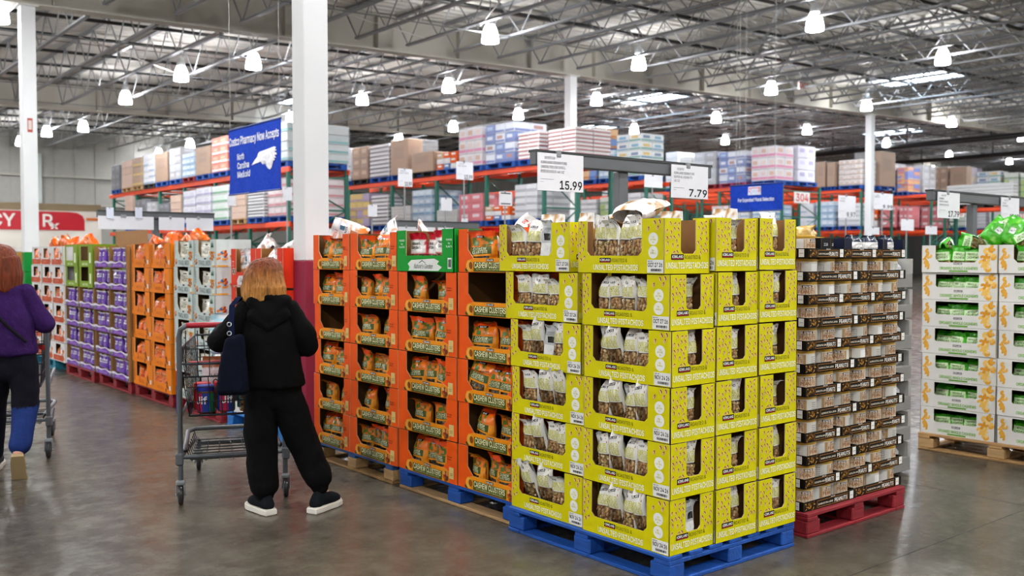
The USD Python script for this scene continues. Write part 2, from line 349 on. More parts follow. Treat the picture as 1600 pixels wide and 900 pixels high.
# pendant lamps
K = kind('bell_lamp')
part(K, 'lens', MB().lathe([(.0, .012), (.178, .012), (0, .016)], '#ffffff', 10), LENSM)
part(K, 'shade', MB().lathe([(.18, .02), (.184, .0), (.188, .05), (.173, .16), (.148, .27), (.112, .35), (.09, .38)], '#ffffff', 12), GLOW)
part(K, 'ballast', MB().lathe([(.1, .38), (.105, .40), (.105, .52), (.07, .58), (.02, .6)], '#b9bbbd', 12), PAINT)
part(K, 'stem', MB().path([(0, 0, .58), (0, 0, 1.08)], .012, '#8a8c8e', 6), PAINT)
lampxy = []; OUTL = {}
for x, y in [(1273, 26), (766, 45), (998, 88), (1473, 80), (396, 87), (701, 124), (932, 145), (1205, 128), (1354, 154), (196, 143), (566, 144), (130, 187), (283, 106), (810, 168), (708, 187), (623, 204), (991, 191), (1119, 173),
             (1133, 208), (1261, 192), (1260, 226), (1385, 212), (1487, 180), (1457, 252), (1577, 240), (1541, 264), (248, 228), (297, 214), (73, 195), (32, 210), (455, 172), (1597, 203), (1483, 230), (-2, 12)]:
    X = 0.
    for _ in range(8): q = atz(x, y + 13, GIRD(X) - .08); X = min(q[0], 78)
    lampxy.append((q[0], q[1], 1))
GX = (-9., -3., 3.5, 9.5, 15.3, 21.1, 27.6, 34., 41.8, 50., 58., 66.); GYL = (-8., -3., 2., 7., 11.8, 16.6, 22., 26., 30., 34.4, 39., 43.)
for gi, x in enumerate(GX):
    for gj, y in enumerate(GYL):
        u, v_, k = pix((x, y, GIRD(x)))
        if k > .5 and -30 < u < 1640 and v_ > -30: continue
        if x > 45 and y < 6: continue
        if all(math.hypot(x - a, y - b) > 2.6 for a, b, _ in lampxy): lampxy.append((x, y, 0)); OUTL[x, y] = f'glowing bell lamp outside the picture, {ORD[gj]} place in the {ORD[gi]} lamp row'
rows = {}
for a, b, s in lampxy:
    if s: rows.setdefault(min((9.5, 15.3, 21.1, 27.6, 34., 41.8, 50., 58.5, 70.), key=lambda r: abs(r - a)), []).append((b, a))
rk = sorted(rows)
for ri, r in enumerate(rk):
    for ki, (b, a) in enumerate(sorted(rows[r])):
        inst(K, 'pendant_lamp', f'glowing bell lamp, {ORD[ki]} from the front in the {ORD[ri]} lamp row from the pharmacy side', 'lamp', Tm((a, b, GIRD(a) - .2)), 'bell lamps hanging under the roof')
for a, b, s in lampxy:
    if not s: inst(K, 'pendant_lamp', OUTL[a, b], 'lamp', Tm((a, b, GIRD(a) - .2)), 'bell lamps outside the picture')

# pharmacy bulkhead with its red sign, white counter wall
mb = MB().box((-8, 36, 0), (10.3, 36.3, 3.18), '#e6e2d8').box((-8, 35.98, 3.18), (10.3, 36.3, 3.42), '#8b7a5c').box((9.8, 35.96, 2.86), (10.6, 36, 2.95), '#d9722c')
struct('wall_pharmacy', mb, DECK)
T = thing('pharmacy_sign', 'long red sign with rounded end and white lettering on the white wall', 'sign', Tm((0, 35.96, 0)))
P = sbox(-3, 2.5, 9.2, 3.14).union(Polygon([(9.2, 2.5), (9.73, 2.5), (9.73, 2.86), (9.66, 3.02), (9.5, 3.11), (9.2, 3.14)]))
M = frame((0, 0, 0), (1, 0, 0), (0, 0, 1), (0, -1, 0)); part(T, 'board', MB().poly(P, M, .05, '#c4162a'), PLAST)
mb = MB().text('PHARMACY', 7.5, 2.62, .42, '#f3efe9', M, bold=True, al='r', off=.006).text('R', 8.36, 2.62, .42, '#f3efe9', M, bold=True, off=.006)
mb.poly(Polygon([(8.56, 2.78), (8.64, 2.78), (8.86, 2.54), (8.78, 2.54)]), M @ Tm((0, 0, .006)), 0, '#f3efe9').poly(Polygon([(8.8, 2.74), (8.9, 2.74), (8.68, 2.54), (8.6, 2.54)]), M @ Tm((0, 0, .006)), 0, '#f3efe9')
part(T, 'lettering', mb, PLAST)
# far shelving of the pharmacy counter with boxes
T = thing('pharmacy_shelving', 'long white shelving with small packs below the red sign', 'shelf', Tm((0, 34.9, 0)))
mb = MB().box((3., .7, 0), (9.4, .76, 1.9), '#dcd9d2')
for x in (3., 5.1, 7.2, 9.34): mb.box((x, 0, 0), (x + .06, .7, 1.9), '#d2cfc8')
part(T, 'frame', mb, PAINT)
for z in (.15, .55, .95, 1.35, 1.75): part(T, 'shelf', MB().box((3., .05, z), (9.4, .7, z + .04), '#e8e5df'), PAINT)
for k, z in enumerate((.19, .59, .99, 1.39)):
    mb = MB(); x = 3.1
    while x < 9.2:
        w = R.uniform(.12, .3); mb.box((x, .12, z), (x + w * .92, .5, z + R.uniform(.16, .3)), R.choice(['#2c4fa0', '#e6e6ea', '#7a5aa8', '#c8cbd4', '#3f78b8', '#d8d0e2'])); x += w
    part(T, 'packs', mb, CARD, kind='stuff')
# exit sign
T = thing('exit_sign', 'red and white exit sign hung under the joists', 'sign', Tm((*atY(1254, 134, 17.6)[:2], atY(1254, 134, 17.6)[2])))
part(T, 'panel', MB().box((-.2, -.04, -.13), (.2, .04, .13), '#f4e9e6', .01).box((-.01, -.01, .13), (.01, .01, .62), '#999999'), PLAST)
part(T, 'lettering', MB().text('EXIT', 0, -.075, .15, '#d8232a', frame((0, -.041, 0), (1, 0, 0), (0, 0, 1), (0, -1, 0)), al='c', bold=True), PLAST)
# ================================================================== goods: bags
def make_bag(name, W, H, T, colf, seed=1, texts=(), nuts=None, clearz=None, bend=0., side=.0, flat=1.):
    """A filled pillow bag standing on z=0, front to -y. colf(u,v,back,noise) colours the film; clearz=(v0,v1,umax) is a window of clear film with the nuts behind it."""
    hw = lambda v: W / 2 * np.interp(v, [0, .05, .4, .75, .9, 1], [.86, .95, 1, .97, .95, .93])
    th = lambda v: T / 2 * np.interp(v, [0, .03, .12, .4, .68, .84, .95, 1], [.5, .75, .95, 1, .8, .42, .1, .06])
    def pos(u, v, sgn):
        u, v = np.asarray(u, float), np.asarray(v, float)
        q = np.stack([u * 2.2 + 7.3 * seed, v * 4.5 + sgn, np.full(u.shape, 3.1 * seed)], -1)
        cr = (meshkit.noise(q, seed) - .5) * .014 * (v > .05) * np.interp(v, [0, .4, .8, 1], [.5, .5, 1.6, 2.])
        q2 = q * 2.7; cr = cr + (meshkit.noise(q2, seed + 5) - .5) * .007
        k = np.clip((v - .62) / .38, 0, 1)
        y = sgn * th(v) * np.sqrt(np.maximum(1 - np.abs(u) ** 3, 0)) + cr + bend * H * k ** 2 * .55 + .012 * np.sin(u * 5 + seed) * k
        x = u * hw(v) + side * H * k ** 2
        z = v * H - abs(bend) * H * k ** 2 * .3 + (meshkit.noise(q * 1.9 + 9, seed) - .5) * .02 * k
        return np.stack([x, y * flat, z], -1)
    nu, nv = 14, 20; us = np.sin(np.linspace(-np.pi / 2, np.pi / 2, nu + 1)); vs = np.linspace(0, 1, nv + 1)
    U, V = np.meshgrid(us, vs, indexing='ij')
    film, win = MB(), MB()
    for sgn in (-1, 1):
        P = pos(U, V, sgn).reshape(-1, 3); fo, cw, fc = [], [], []
        # shared smooth normals over the whole sheet
        for a in range(nu):
            for b in range(nv):
                q = [a * (nv + 1) + b, (a + 1) * (nv + 1) + b, (a + 1) * (nv + 1) + b + 1, a * (nv + 1) + b + 1]
                if sgn > 0: q = q[::-1]
                um, vm = (us[a] + us[a + 1]) / 2, (vs[b] + vs[b + 1]) / 2
                if clearz and sgn < 0 and clearz[0] < vm < clearz[1] and abs(um) < clearz[2]: cw += [[q[0], q[1], q[2]], [q[0], q[2], q[3]]]
                else: fo += [[q[0], q[1], q[2]], [q[0], q[2], q[3]]]
        C = np.array([L(colf(u, v, sgn > 0, float(n))) for u, v, n in zip(U.ravel(), V.ravel(), meshkit.noise(np.c_[U.ravel() * 4, V.ravel() * 9, np.full(U.size, seed * 2.2)], seed))])
        f = np.array(fo); n = np.zeros_like(P); ff = np.array(fo + cw); fnn = np.cross(P[ff[:, 1]] - P[ff[:, 0]], P[ff[:, 2]] - P[ff[:, 0]])
        for k in range(3): np.add.at(n, ff[:, k], fnn)
        n /= np.linalg.norm(n, axis=1, keepdims=True) + 1e-12
        for mb, fs in ((film, fo), (win, cw)):
            if fs: mb.V.append(P); mb.Fc.append(np.array(fs) + mb.n); mb.C.append(C); mb.N.append(n); mb.n += len(P)
    K = kind(name); part(K, 'film', film, FILM)
    if win.n: part(K, 'clear_window', win, clear)
    if texts:
        mb = MB()
        for t in texts:
            if t[0] == '#':       # coloured patch: ('#', u0,v0,u1,v1,colour)
                _, u0, v0, u1, v1, c = t; A, B = np.meshgrid(np.linspace(u0, u1, 9), np.linspace(v0, v1, 7), indexing='ij')
                P = pos(A, B, -1).reshape(-1, 3) - [0, .0015, 0]; f = [[i * 7 + j, (i + 1) * 7 + j, (i + 1) * 7 + j + 1] for i in range(8) for j in range(6)] + [[i * 7 + j, (i + 1) * 7 + j + 1, i * 7 + j + 1] for i in range(8) for j in range(6)]
                mb.raw(P, f, c, True)
            else:
                s, u, v, h, c, w, bold = t
                mb.text(s, u * W / 2, v * H, h, c, None, w=w, al='c', bold=bold, fn=lambda q: pos(q[:, 0] / (W / 2), q[:, 1] / H, -1) - [0, .003, 0])
        part(K, 'printed_label', mb, FILM)
    if nuts:
        mb = MB(); rr = random.Random(seed); ic = trimesh.creation.icosphere(1, 1.0); iv, ff = np.array(ic.vertices), np.array(ic.faces)
        a, b, c = nuts['r']; v0, v1, um = nuts['z']; cnt = nuts['n']; gx = max(2, int(um * W / (a * 1.75))); gz = max(2, int((v1 - v0) * H / (b * 1.9)))
        for i in range(gx):
            for j in range(gz):
                for _ in range(nuts.get('layers', 1)):
                    u = -um + 2 * um * (i + .5 + rr.uniform(-.4, .4)) / gx; v = v0 + (v1 - v0) * (j + .5 + rr.uniform(-.4, .4)) / gz
                    p = pos(np.array([u]), np.array([v]), -1)[0] + [0, b * 1.02 + .001 + rr.uniform(0, b * .5), 0]
                    M = trimesh.transformations.euler_matrix(rr.uniform(0, 6), rr.uniform(-.5, .5), rr.uniform(-.6, .6))[:3, :3] if not nuts.get('flat') else np.eye(3)
                    ang = rr.uniform(0, math.pi); Rz = np.array([[math.cos(ang), 0, -math.sin(ang)], [0, 1, 0], [math.sin(ang), 0, math.cos(ang)]])
                    vv = (iv * [a, b, c]) @ M.T @ Rz.T; col = np.array(L(rr.choice(nuts['cols']))) * rr.uniform(.75, 1.15)
                    mb.raw(vv + p, ff, col, True)
        A, B = np.meshgrid(np.linspace(-um, um, 6), np.linspace(v0, v1, 6), indexing='ij')
        P = pos(A, B, -1).reshape(-1, 3) + [0, b * 2.2 + .004, 0]; f = [[i * 6 + j, (i + 1) * 6 + j, (i + 1) * 6 + j + 1] for i in range(5) for j in range(5)] + [[i * 6 + j, (i + 1) * 6 + j + 1, i * 6 + j + 1] for i in range(5) for j in range(5)]
        mb.raw(P, f, nuts['cols'][-1], True)
        part(K, 'nuts', mb, NUT, kind='stuff')
    return K


WHT = '#eceae4'
def pcol(u, v, back, n): return '#c9cbcc' if back else WHT if v > .1 else '#d8d2c2'
PN = dict(r=(.0125, .0085, .0088), z=(.06, .53, .86), n=120, cols=['#f2cf98', '#e8bd82', '#f8dcab', '#dcae74', '#dcc880', '#bb8c5c'])
def ptx(rot=0.): return [('UNSALTED', .05, .675, .024, '#cfcb10', .088, True), ('PISTACHIOS', .05, .575, .024, '#cfcb10', .096, True), ('#', -.5, .83, .1, .875, '#1d1c1e'), ('KIRKLAND', -.2, .838, .009, '#f2f2f2', .034, True),
                         ('48 OZ', -.62, .55, .006, '#333333', .02, True), ('#', .45, .86, .56, .89, '#b88a52'), ('#', .66, .78, .78, .82, '#a97a44'), ('#', -.8, .76, -.7, .79, '#b88a52'), ('#', .3, .91, .42, .94, '#a9774a'), ('#', .75, .9, .85, .93, '#b88a52')]
PB = [make_bag('pistachio_bag_kind_' + 'abcd'[i], .13, .275, .085, pcol, 11 + i, ptx(), PN, (.05, .53, .9), bend=[-.12, -.4, .12, -.25][i], side=[.03, -.06, .05, -.03][i]) for i in range(4)]
PBACK = make_bag('pistachio_bag_back_kind', .13, .275, .085, lambda u, v, b, n: '#c4c6c8', 31, [('#', -.7, .15, .7, .5, '#e6e6e4'), ('#', -.1, .55, .6, .68, '#2a2a2a'), ('#', -.6, .7, .6, .8, '#9fa3a6')], bend=-.3)
PFLAT = make_bag('pistachio_bag_lying_kind', .17, .33, .1, lambda u, v, b, n: '#eceae6' if n < .55 else '#b98a4e' if n > .6 else '#e3dccd', 33, [('#', -.3, .72, .3, .82, '#3a3a3c')], None, None)


def ocol(u, v, back, n):
    if back: return '#d8861e'
    if v > .82: return '#ea4a12'
    if v > .6: return '#f07a1c' if n < .6 else '#4b6a24'
    return '#f29a22' if n < .72 else '#e0761a'
CN = dict(r=(.013, .011, .012), z=(.1, .34, .55), n=40, cols=['#b9a38a', '#8f8478', '#c9b79a', '#6f655c', '#a78b6a'])
OB = [make_bag('cluster_bag_kind_' + 'abc'[i], .2, .27, .085, ocol, 41 + i, [('#', -.78, .4, .78, .57, '#4a5a24'), ('CASHEW', -.05, .495, .017, '#dfe0b4', .1, True), ('CLUSTERS', -.05, .42, .017, '#dfe0b4', .115, True), ('#', -.35, .8, .35, .86, '#191a1c'), ('KIRKLAND', 0, .81, .01, '#eeeeee', .05, True), ('#', -.5, .6, -.1, .72, '#4f7a2a'), ('#', .2, .62, .55, .7, '#c9803a')], CN, (.1, .36, .6), bend=[-.2, -.5, .3][i], side=[.0, .1, -.12][i]) for i in range(3)]


def rcol(u, v, back, n): return '#c8102a' if v > .78 else '#eceae6' if v > .42 and abs(u) < .8 + .2 * n else '#cf1a30'
RB = [make_bag('granola_bag_kind_' + 'ab'[i], .19, .27, .08, rcol, 51 + i, [("Nature's", 0, .64, .02, '#2b3a2a', .1, True), ('Garden', 0, .54, .02, '#2b3a2a', .1, True)], dict(r=(.013, .009, .01), z=(.06, .42, .85), n=60, cols=['#d9b878', '#e3c68e', '#c39a58', '#b3854a']), (.05, .42, .9), bend=-.2) for i in range(2)]
TB = [make_bag('trail_bag_kind_' + 'ab'[i], .26, .24, .1, lambda u, v, b, n: '#e9e8da' if v > .3 else '#c3c386', 61 + i, [('TRAIL', 0, .62, .03, '#8e8a72', .15, True), ('MIX', 0, .48, .03, '#8e8a72', .1, True), ('#', -.25, .8, .25, .87, '#3a3a36'), ('#', -.7, .06, .7, .26, '#9a9a4e')], bend=-.2) for i in range(2)]
def wcol(u, v, back, n): return '#e8e6e6' if n < .6 else '#dba070' if n < .68 else '#cfccd6' if v > .2 else '#e07a2c'
WB = [make_bag('organic_bag_kind_' + 'ab'[i], .27, .36, .12, wcol, 71 + i, [('#', -.6, .8, .2, .88, '#d8392c'), ('ORGANIC', -.2, .815, .018, '#ffffff', .1, True), ('#', -.5, .2, .5, .42, '#b86e44'), ('#', .3, .6, .6, .74, '#3f6a8a'), ('SNACK MIX', 0, .52, .022, '#4a4252', .17, True)], bend=[-.2, .3][i]) for i in range(2)]
GB = [make_bag('pretzel_bag_kind_' + 'ab'[i], .25, .3, .12, lambda u, v, b, n: '#ef6a12' if n < .62 else '#c9480c' if n < .75 else '#f0a060', 81 + i, [('#', -.4, .62, .4, .78, '#f08a2a'), ('PRETZELS', 0, .66, .026, '#6a2a0c', .14, True)], bend=[-.3, .4][i]) for i in range(2)]
VB = [make_bag('purple_bag_kind_' + 'ab'[i], .17, .25, .08, lambda u, v, b, n: '#e9e6ee' if v > .9 else '#5a2a9c' if n < .66 else '#7a4ac0', 91 + i, [('#', -.6, .55, .6, .74, '#d8cfe8'), ('PRUNES', 0, .6, .022, '#4a1f86', .1, True), ('#', -.4, .78, .4, .86, '#2a1648')], dict(r=(.013, .01, .012), z=(.08, .3, .7), n=40, cols=['#d9b48a', '#7a3f2a', '#e4c9a4', '#4a2420']), (.06, .32, .75), bend=-.2) for i in range(2)]
def ccol(u, v, back, n): return '#3fae1e' if v > .72 or abs(u) > .86 else '#57c02a' if n > .3 else '#2f8f18'
KB = [make_bag('cashew_bag_kind_' + 'abc'[i], .2, .2, .1, ccol, 101 + i, [('#', -.75, .42, .75, .74, '#cfe6b4'), ('WHOLE', 0, .6, .017, '#3a7a1c', .09, True), ('CASHEWS', 0, .48, .017, '#3a7a1c', .12, True)], dict(r=(.014, .009, .009), z=(.08, .42, .8), n=60, cols=['#e3c38c', '#d9b272', '#efd7a6', '#c39a5a']), (.06, .42, .86), bend=[-.2, -.5, .3][i]) for i in range(3)]
KBACK = make_bag('cashew_bag_back_kind', .2, .26, .1, lambda u, v, b, n: '#46b41f' if n < .7 else '#8ed25a', 111, [('#', -.35, .4, .15, .6, '#e9ece6'), ('#', -.3, .46, .1, .54, '#77797a')], bend=.2)
NB = make_bag('chocolate_bag_kind', .15, .14, .06, lambda u, v, b, n: '#18243c' if v > .7 else '#e9e7e4', 121, [('CHOCOLATE', 0, .3, .016, '#3a3230', .11, True), ('CRANBERRIES', 0, .16, .012, '#6a3a3a', .1, True)])
YB_ = make_bag('gold_bag_kind', .1, .16, .06, lambda u, v, b, n: '#c9a04a' if n < .6 else '#e8cf8a', 123)
BLUEBAG = make_bag('pale_blue_bag_kind', .34, .3, .16, lambda u, v, b, n: '#dfeaf0' if n < .62 else '#9fd3e4', 131, [('#', -.5, .4, .5, .6, '#b9dbe8')], bend=-.3)
PECAN = make_bag('nut_pouch_kind', .3, .24, .1, lambda u, v, b, n: '#e9e6e8' if v < .72 else '#8a4a26', 133, [('GROUND', .1, .3, .036, '#3a3436', .2, True), ('MIDWEST', 0, .48, .026, '#8e868c', .2, False), ('#', -.2, .6, .3, .67, '#2a2426')], dict(r=(.014, .01, .01), z=(.74, .93, .85), n=40, cols=['#8a4a26', '#a8623a', '#6a361c']), None)
GREENBAG = make_bag('green_bag_kind', .2, .26, .09, lambda u, v, b, n: '#1f9a3a' if n < .6 else '#9fd8b0', 135, [('#', -.5, .3, .5, .6, '#dff0e4')])


# ================================================================== goods: cartons
def notch(W, H, x0, x1, z0, ch, top=None, bow=0.):
    t = H + .05 if top is None else top
    hole = Polygon([(x0, t), (x0, z0 + ch), (x0 + ch, z0), (x1 - ch, z0), (x1, z0 + ch), (x1, t)])
    return sbox(0, 0, W, H).difference(hole)
def make_carton(name, W, D, H, front, side, col, inner='#9a7448', t=.005, fprint=None, sprint=None, back=True, lip=None, lcol=None):
    K = kind(name)
    part(K, 'base', MB().box((t, t, 0), (W - t, D - t, t), inner), CARD)
    P = part(K, 'front_panel', MB().poly(front, FR(), t, col, '#c9b08a', inner), CARD)
    if lip is not None: P2 = part(K, 'front_lip', MB().poly(lip, FR() @ Tm((0, 0, .0025)), t, lcol, '#c9b08a', inner), CARD)
    if fprint: mb = MB(); fprint(mb, FR() @ Tm((0, 0, .0035 if lip is not None else 0))); part(P, 'front_print', mb, CARD)
    for i, M in enumerate((FS(W), FL(D))):
        P = part(K, 'side_panel', MB().poly(side, M, t, col, '#c9b08a', inner), CARD)
        if sprint: mb = MB(); sprint(mb, M); part(P, 'side_print', mb, CARD)
    if back: part(K, 'back_panel', MB().box((0, D - t, 0), (W, D, H), inner), CARD)
    return K
def brand(mb, M, x, y, w): mb.rect(x, y, x + w, y + w * .3, '#151316', M); mb.rect(x + w * .05, y + w * .035, x + w * .95, y + w * .07, '#c0202a', M, .0016); mb.text('KIRKLAND', x + w / 2, y + w * .1, w * .14, '#f4f4f4', M, w=w * .88, al='c', bold=True)
def bars(mb, M, x, y, w, n, col='#222222', h=.009):
    rr = random.Random(int(x * 1000) + n); c = x
    while c < x + w: b = rr.uniform(.0012, .0035); mb.rect(c, y, min(c + b, x + w), y + h, col, M, .0022); c += b + rr.uniform(.001, .003)

# pistachio carton, long side to the aisle
W, D, H = .61, .336, .27
def nutprint(mb, M, pts, s=1.):
    for x, y, a in pts:
        mb.ell(x, y, .0125 * s, .0078 * s, a, '#e3bb7c', M, .0010); mb.ell(x + .0012, y + .0012, .0095 * s, .0042 * s, a, '#8e2f1c', M, .0016, 8); mb.ell(x - .001, y - .0018, .0075 * s, .0022 * s, a, '#f3dcae', M, .002, 6)
def strip(x0, x1, y0, y1, n, seed):
    rr = random.Random(seed); out = []
    for k in range(400):
        p = (rr.uniform(x0, x1), rr.uniform(y0, y1), rr.uniform(.5, 2.3))
        if all((p[0] - q[0]) ** 2 + (p[1] - q[1]) ** 2 > .024 ** 2 for q in out): out.append(p)
        if len(out) >= n: break
    return out
def pfront(date):
    def f(mb, M):
        nutprint(mb, M, strip(.012, .052, .06, .26, 13, 3)); nutprint(mb, M, strip(.48, .59, .215, .262, 4, 4), 1.15)
        brand(mb, M, .165, .053, .08); mb.text('ROASTED &', .252, .056, .018, '#4a4a10', M, w=.112, bold=False); mb.text('UNSALTED PISTACHIOS', .28, .015, .027, '#f7f6dc', M, w=.32, al='c', bold=True)
        for y, a, b in ((.17, 'US', 'EXTRA'), (.105, 'IN-', 'SHELL')):
            mb.ell(.54, y, .032, .031, 0, '#eff0ea', M, .0012, 24); mb.text(a, .54, y + .005, .0085, '#c9c51e', M, al='c', bold=True); mb.text(b, .54, y - .008, .0085, '#c9c51e', M, w=.036, al='c', bold=True)
            if a == 'US': mb.text('#1', .54, y - .02, .0075, '#c9c51e', M, al='c', bold=True)
        mb.rect(.5, .004, .606, .068, '#eeeeec', M); mb.text('BEST BY:', .505, .058, .0055, '#333333', M, bold=True); mb.text(date, .553, .034, .019, '#1c1c20', M, w=.094, al='c', bold=True); bars(mb, M, .525, .012, .07, 3, h=.012)
    return f
def pside(mb, M):
    nutprint(mb, M, strip(.018, .105, .1, .258, 18, 5)); nutprint(mb, M, strip(.245, .318, .1, .258, 15, 6))
    brand(mb, M, .05, .068, .09); mb.text('ROASTED &', .147, .072, .018, '#4a4a10', M, w=.118); mb.text('UNSALTED PISTACHIOS', .168, .026, .029, '#f4f3d4', M, w=.31, al='c', bold=True)
YEL = '#d8cf00'
PF, PS = notch(W, H, .068, .462, .088, .022), notch(D, H, .12, .232, .098, .016)
PC = {d: make_carton('pistachio_carton_kind_' + k, W, D, H, PF, PS, YEL, fprint=pfront(d), sprint=pside, inner='#8a6238') for k, d in (('a', 'OCT 27 26'), ('b', 'NOV 24 26'))}

# cluster carton
W, D, H = .66, .42, .268
ORG, LIP = '#f0590f', '#f0930f'
def ofront(mb, M):
    z = .0
    mb.rect(.17, .005, .5, .064, '#4c5718', M, .0008); mb.text('CASHEW CLUSTERS', .335, .028, .033, '#f0edc0', M, w=.31, al='c', bold=True, off=.002); mb.text('WITH ALMONDS AND PUMPKIN SEEDS', .335, .013, .0095, '#c9c98c', M, w=.27, al='c', off=.002)
    mb.rect(.3, .068, .375, .084, '#17151a', M, .0008); mb.text('KIRKLAND', .3375, .071, .0095, '#f0f0f0', M, w=.066, al='c', bold=True)
    t = np.linspace(.6, 5.2, 14); o = [(.128 + .036 * math.cos(a), .04 + .036 * math.sin(a) * .95) for a in t]; i = [(.14 + .02 * math.cos(a), .042 + .02 * math.sin(a)) for a in t[::-1]]
    mb.poly(Polygon(o + i).buffer(0), M @ Tm((0, 0, .001)), 0, '#f0b040'); mb.ell(.142, .042, .018, .024, .2, '#8a4a14', M, .0012); mb.ell(.1, .015, .02, .012, 0, '#3a4a16', M, .0007)
    for x, y, a, c in ((.54, .05, .02, '#8a2f1a'), (.528, .035, .017, '#b4602c'), (.552, .03, .018, '#6a3a1e'), (.54, .017, .016, '#a04a22'), (.524, .058, .012, '#d9a860'), (.555, .055, .012, '#c98a50')): mb.ell(x, y, a, a * 1.1, .3, c, M, .001 + y * .01)
def oextra(mb, M): pass
def ofr2(mb, M):
    ofront(mb, M); N = M @ Tm((0, 0, -.0022))
    mb.rect(.575, .03, .625, .105, '#e0c27a', N); mb.rect(.583, .062, .617, .066, '#a9905a', N, .002); mb.rect(.586, .05, .612, .056, '#a9905a', N, .002)
    mb.text('100% natural', .555, .165, .009, '#7a2a08', N, w=.05, bold=True); mb.text('cashews', .555, .15, .009, '#7a2a08', N, w=.045, bold=True)
OF = notch(W, H, .105, .545, .03, .0).union(Polygon([(.105, .0), (.105, .14), (.165, .07), (.165, 0)])).union(Polygon([(.545, .0), (.545, .12), (.495, .07), (.495, 0)]))
OF = sbox(0, 0, W, H).difference(Polygon([(.105, H + .05), (.105, .14), (.165, .085), (.495, .085), (.545, .12), (.545, H + .05)]))
OC = make_carton('cluster_carton_kind', W, D, H, OF, sbox(0, 0, D, H), ORG, inner='#6b4a2a', fprint=ofr2, lip=Polygon([(.1, .002), (.1, .072), (.165, .088), (.52, .09), (.575, .072), (.575, .002)]), lcol=LIP)
# green granola carton
def gfront(mb, M):
    P = Polygon([(.14, .005), (.15, .03), (.13, .05), (.17, .075), (.3, .08), (.42, .085), (.47, .068), (.45, .05), (.5, .03), (.46, .005)]); mb.poly(P, M @ Tm((0, 0, .0008)), 0, '#e8ebe6')
    mb.text("Nature's Garden", .3, .02, .03, '#2a2f2a', M, w=.2, al='c', shear=.25, off=.002); mb.poly(Polygon([(.25, .055), (.29, .075), (.33, .055), (.32, .055), (.29, .069), (.26, .055)]), M @ Tm((0, 0, .0016)), 0, '#444b44')
    mb.rect(.56, .02, .6, .09, '#e6ebe6', M); bars(mb, M, .565, .03, .03, 3, h=.05)
    for x in (.035, .545):
        for k, s in enumerate(('POWERED', 'by', 'PLANTS')): mb.text(s, x + .03, .2 - .022 * k, .012, '#d9f0dc', M, w=.06 if len(s) > 2 else .02, al='c', bold=True)
GC = make_carton('granola_carton_kind', .62, .4, .275, notch(.62, .275, .11, .5, .105, .0), sbox(0, 0, .4, .275), '#0f9a30', fprint=gfront, inner='#7a5a34')
# trail mix carton
def tfront(mb, M):
    mb.text('TRAIL MIX', .26, .018, .046, '#4f5a58', M, w=.3, al='c'); mb.rect(.25, .075, .3, .09, '#4a2a2c', M)
    for k, (x, h) in enumerate(((.435, .05), (.455, .07), (.478, .055))): mb.poly(Polygon([(x - .012, .19), (x + .012, .19), (x, .19 + h)]), M @ Tm((0, 0, .001 + k * .0003)), 0, '#2f5a3a')
    rr = random.Random(5)
    for k in range(26): mb.ell(rr.uniform(.4, .5), rr.uniform(.065, .15), .013, .011, rr.uniform(0, 3), rr.choice(['#c9602a', '#8a4a20', '#e0a030', '#a83a20', '#2f6fc0', '#d98a4a']), M, .001 + k * .0001, 8)
    for k in range(8): mb.ell(rr.uniform(.02, .08), rr.uniform(.03, .07), .014, .011, rr.uniform(0, 3), rr.choice(['#c9602a', '#8a4a20', '#2f6fc0', '#d98a4a']), M, .001 + k * .0001, 8)
    for k in range(5): mb.ell(.03, .12 + k * .025, .009, .009, 0, '#8d9a98', M, .001, 8)
    mb.rect(.45, .005, .53, .018, '#e8a52a', M); mb.rect(.45, .02, .49, .06, '#e9e9e4', M)
def tside(mb, M):
    rr = random.Random(6)
    for k in range(30): mb.ell(rr.uniform(.01, .2), rr.uniform(.07, .16) - 0, .014, .012, rr.uniform(0, 3), rr.choice(['#c9602a', '#8a4a20', '#e0a030', '#a83a20', '#2f6fc0', '#d98a4a']), M, .001 + k * .0001, 8)
    mb.rect(.01, .005, .12, .02, '#e8a52a', M)
TC = make_carton('trail_carton_kind', .54, .36, .268, notch(.54, .268, .1, .4, .095, .06), sbox(0, 0, .36, .268), '#c3d1cf', fprint=tfront, sprint=tside, inner='#6b5a44')
# red organic carton
def rfront(mb, M):
    P = Polygon([(.14, .005), (.13, .04), (.17, .09), (.38, .095), (.42, .05), (.4, .005)]); mb.poly(P, M @ Tm((0, 0, .0008)), 0, '#dcd8d6'); mb.text('Garden', .275, .035, .034, '#5a5654', M, w=.17, al='c', shear=.25)
    for x in (.05, .49):
        mb.ell(x, .13, .024, .032, 0, '#e9ebe6', M, .001, 16); mb.ell(x, .13, .018, .025, 0, '#2f6a3a', M, .0016, 14); mb.text('USDA', x, .128, .008, '#e9ebe6', M, al='c', off=.0024, bold=True)
        for k, s in enumerate(('MADE', 'in', 'BATCH')): mb.text(s, x, .215 - .02 * k, .011, '#f6d8cc', M, w=.045 if len(s) > 2 else .015, al='c', bold=True)
    mb.rect(.085, .1, .1, .16, '#e9e4e0', M); bars(mb, M, .086, .105, .013, 3, h=.05)
RC = make_carton('organic_carton_kind', .54, .4, .34, notch(.54, .34, .11, .43, .125, .0), sbox(0, 0, .4, .34), '#e0391c', fprint=rfront, inner='#8a5c2e')
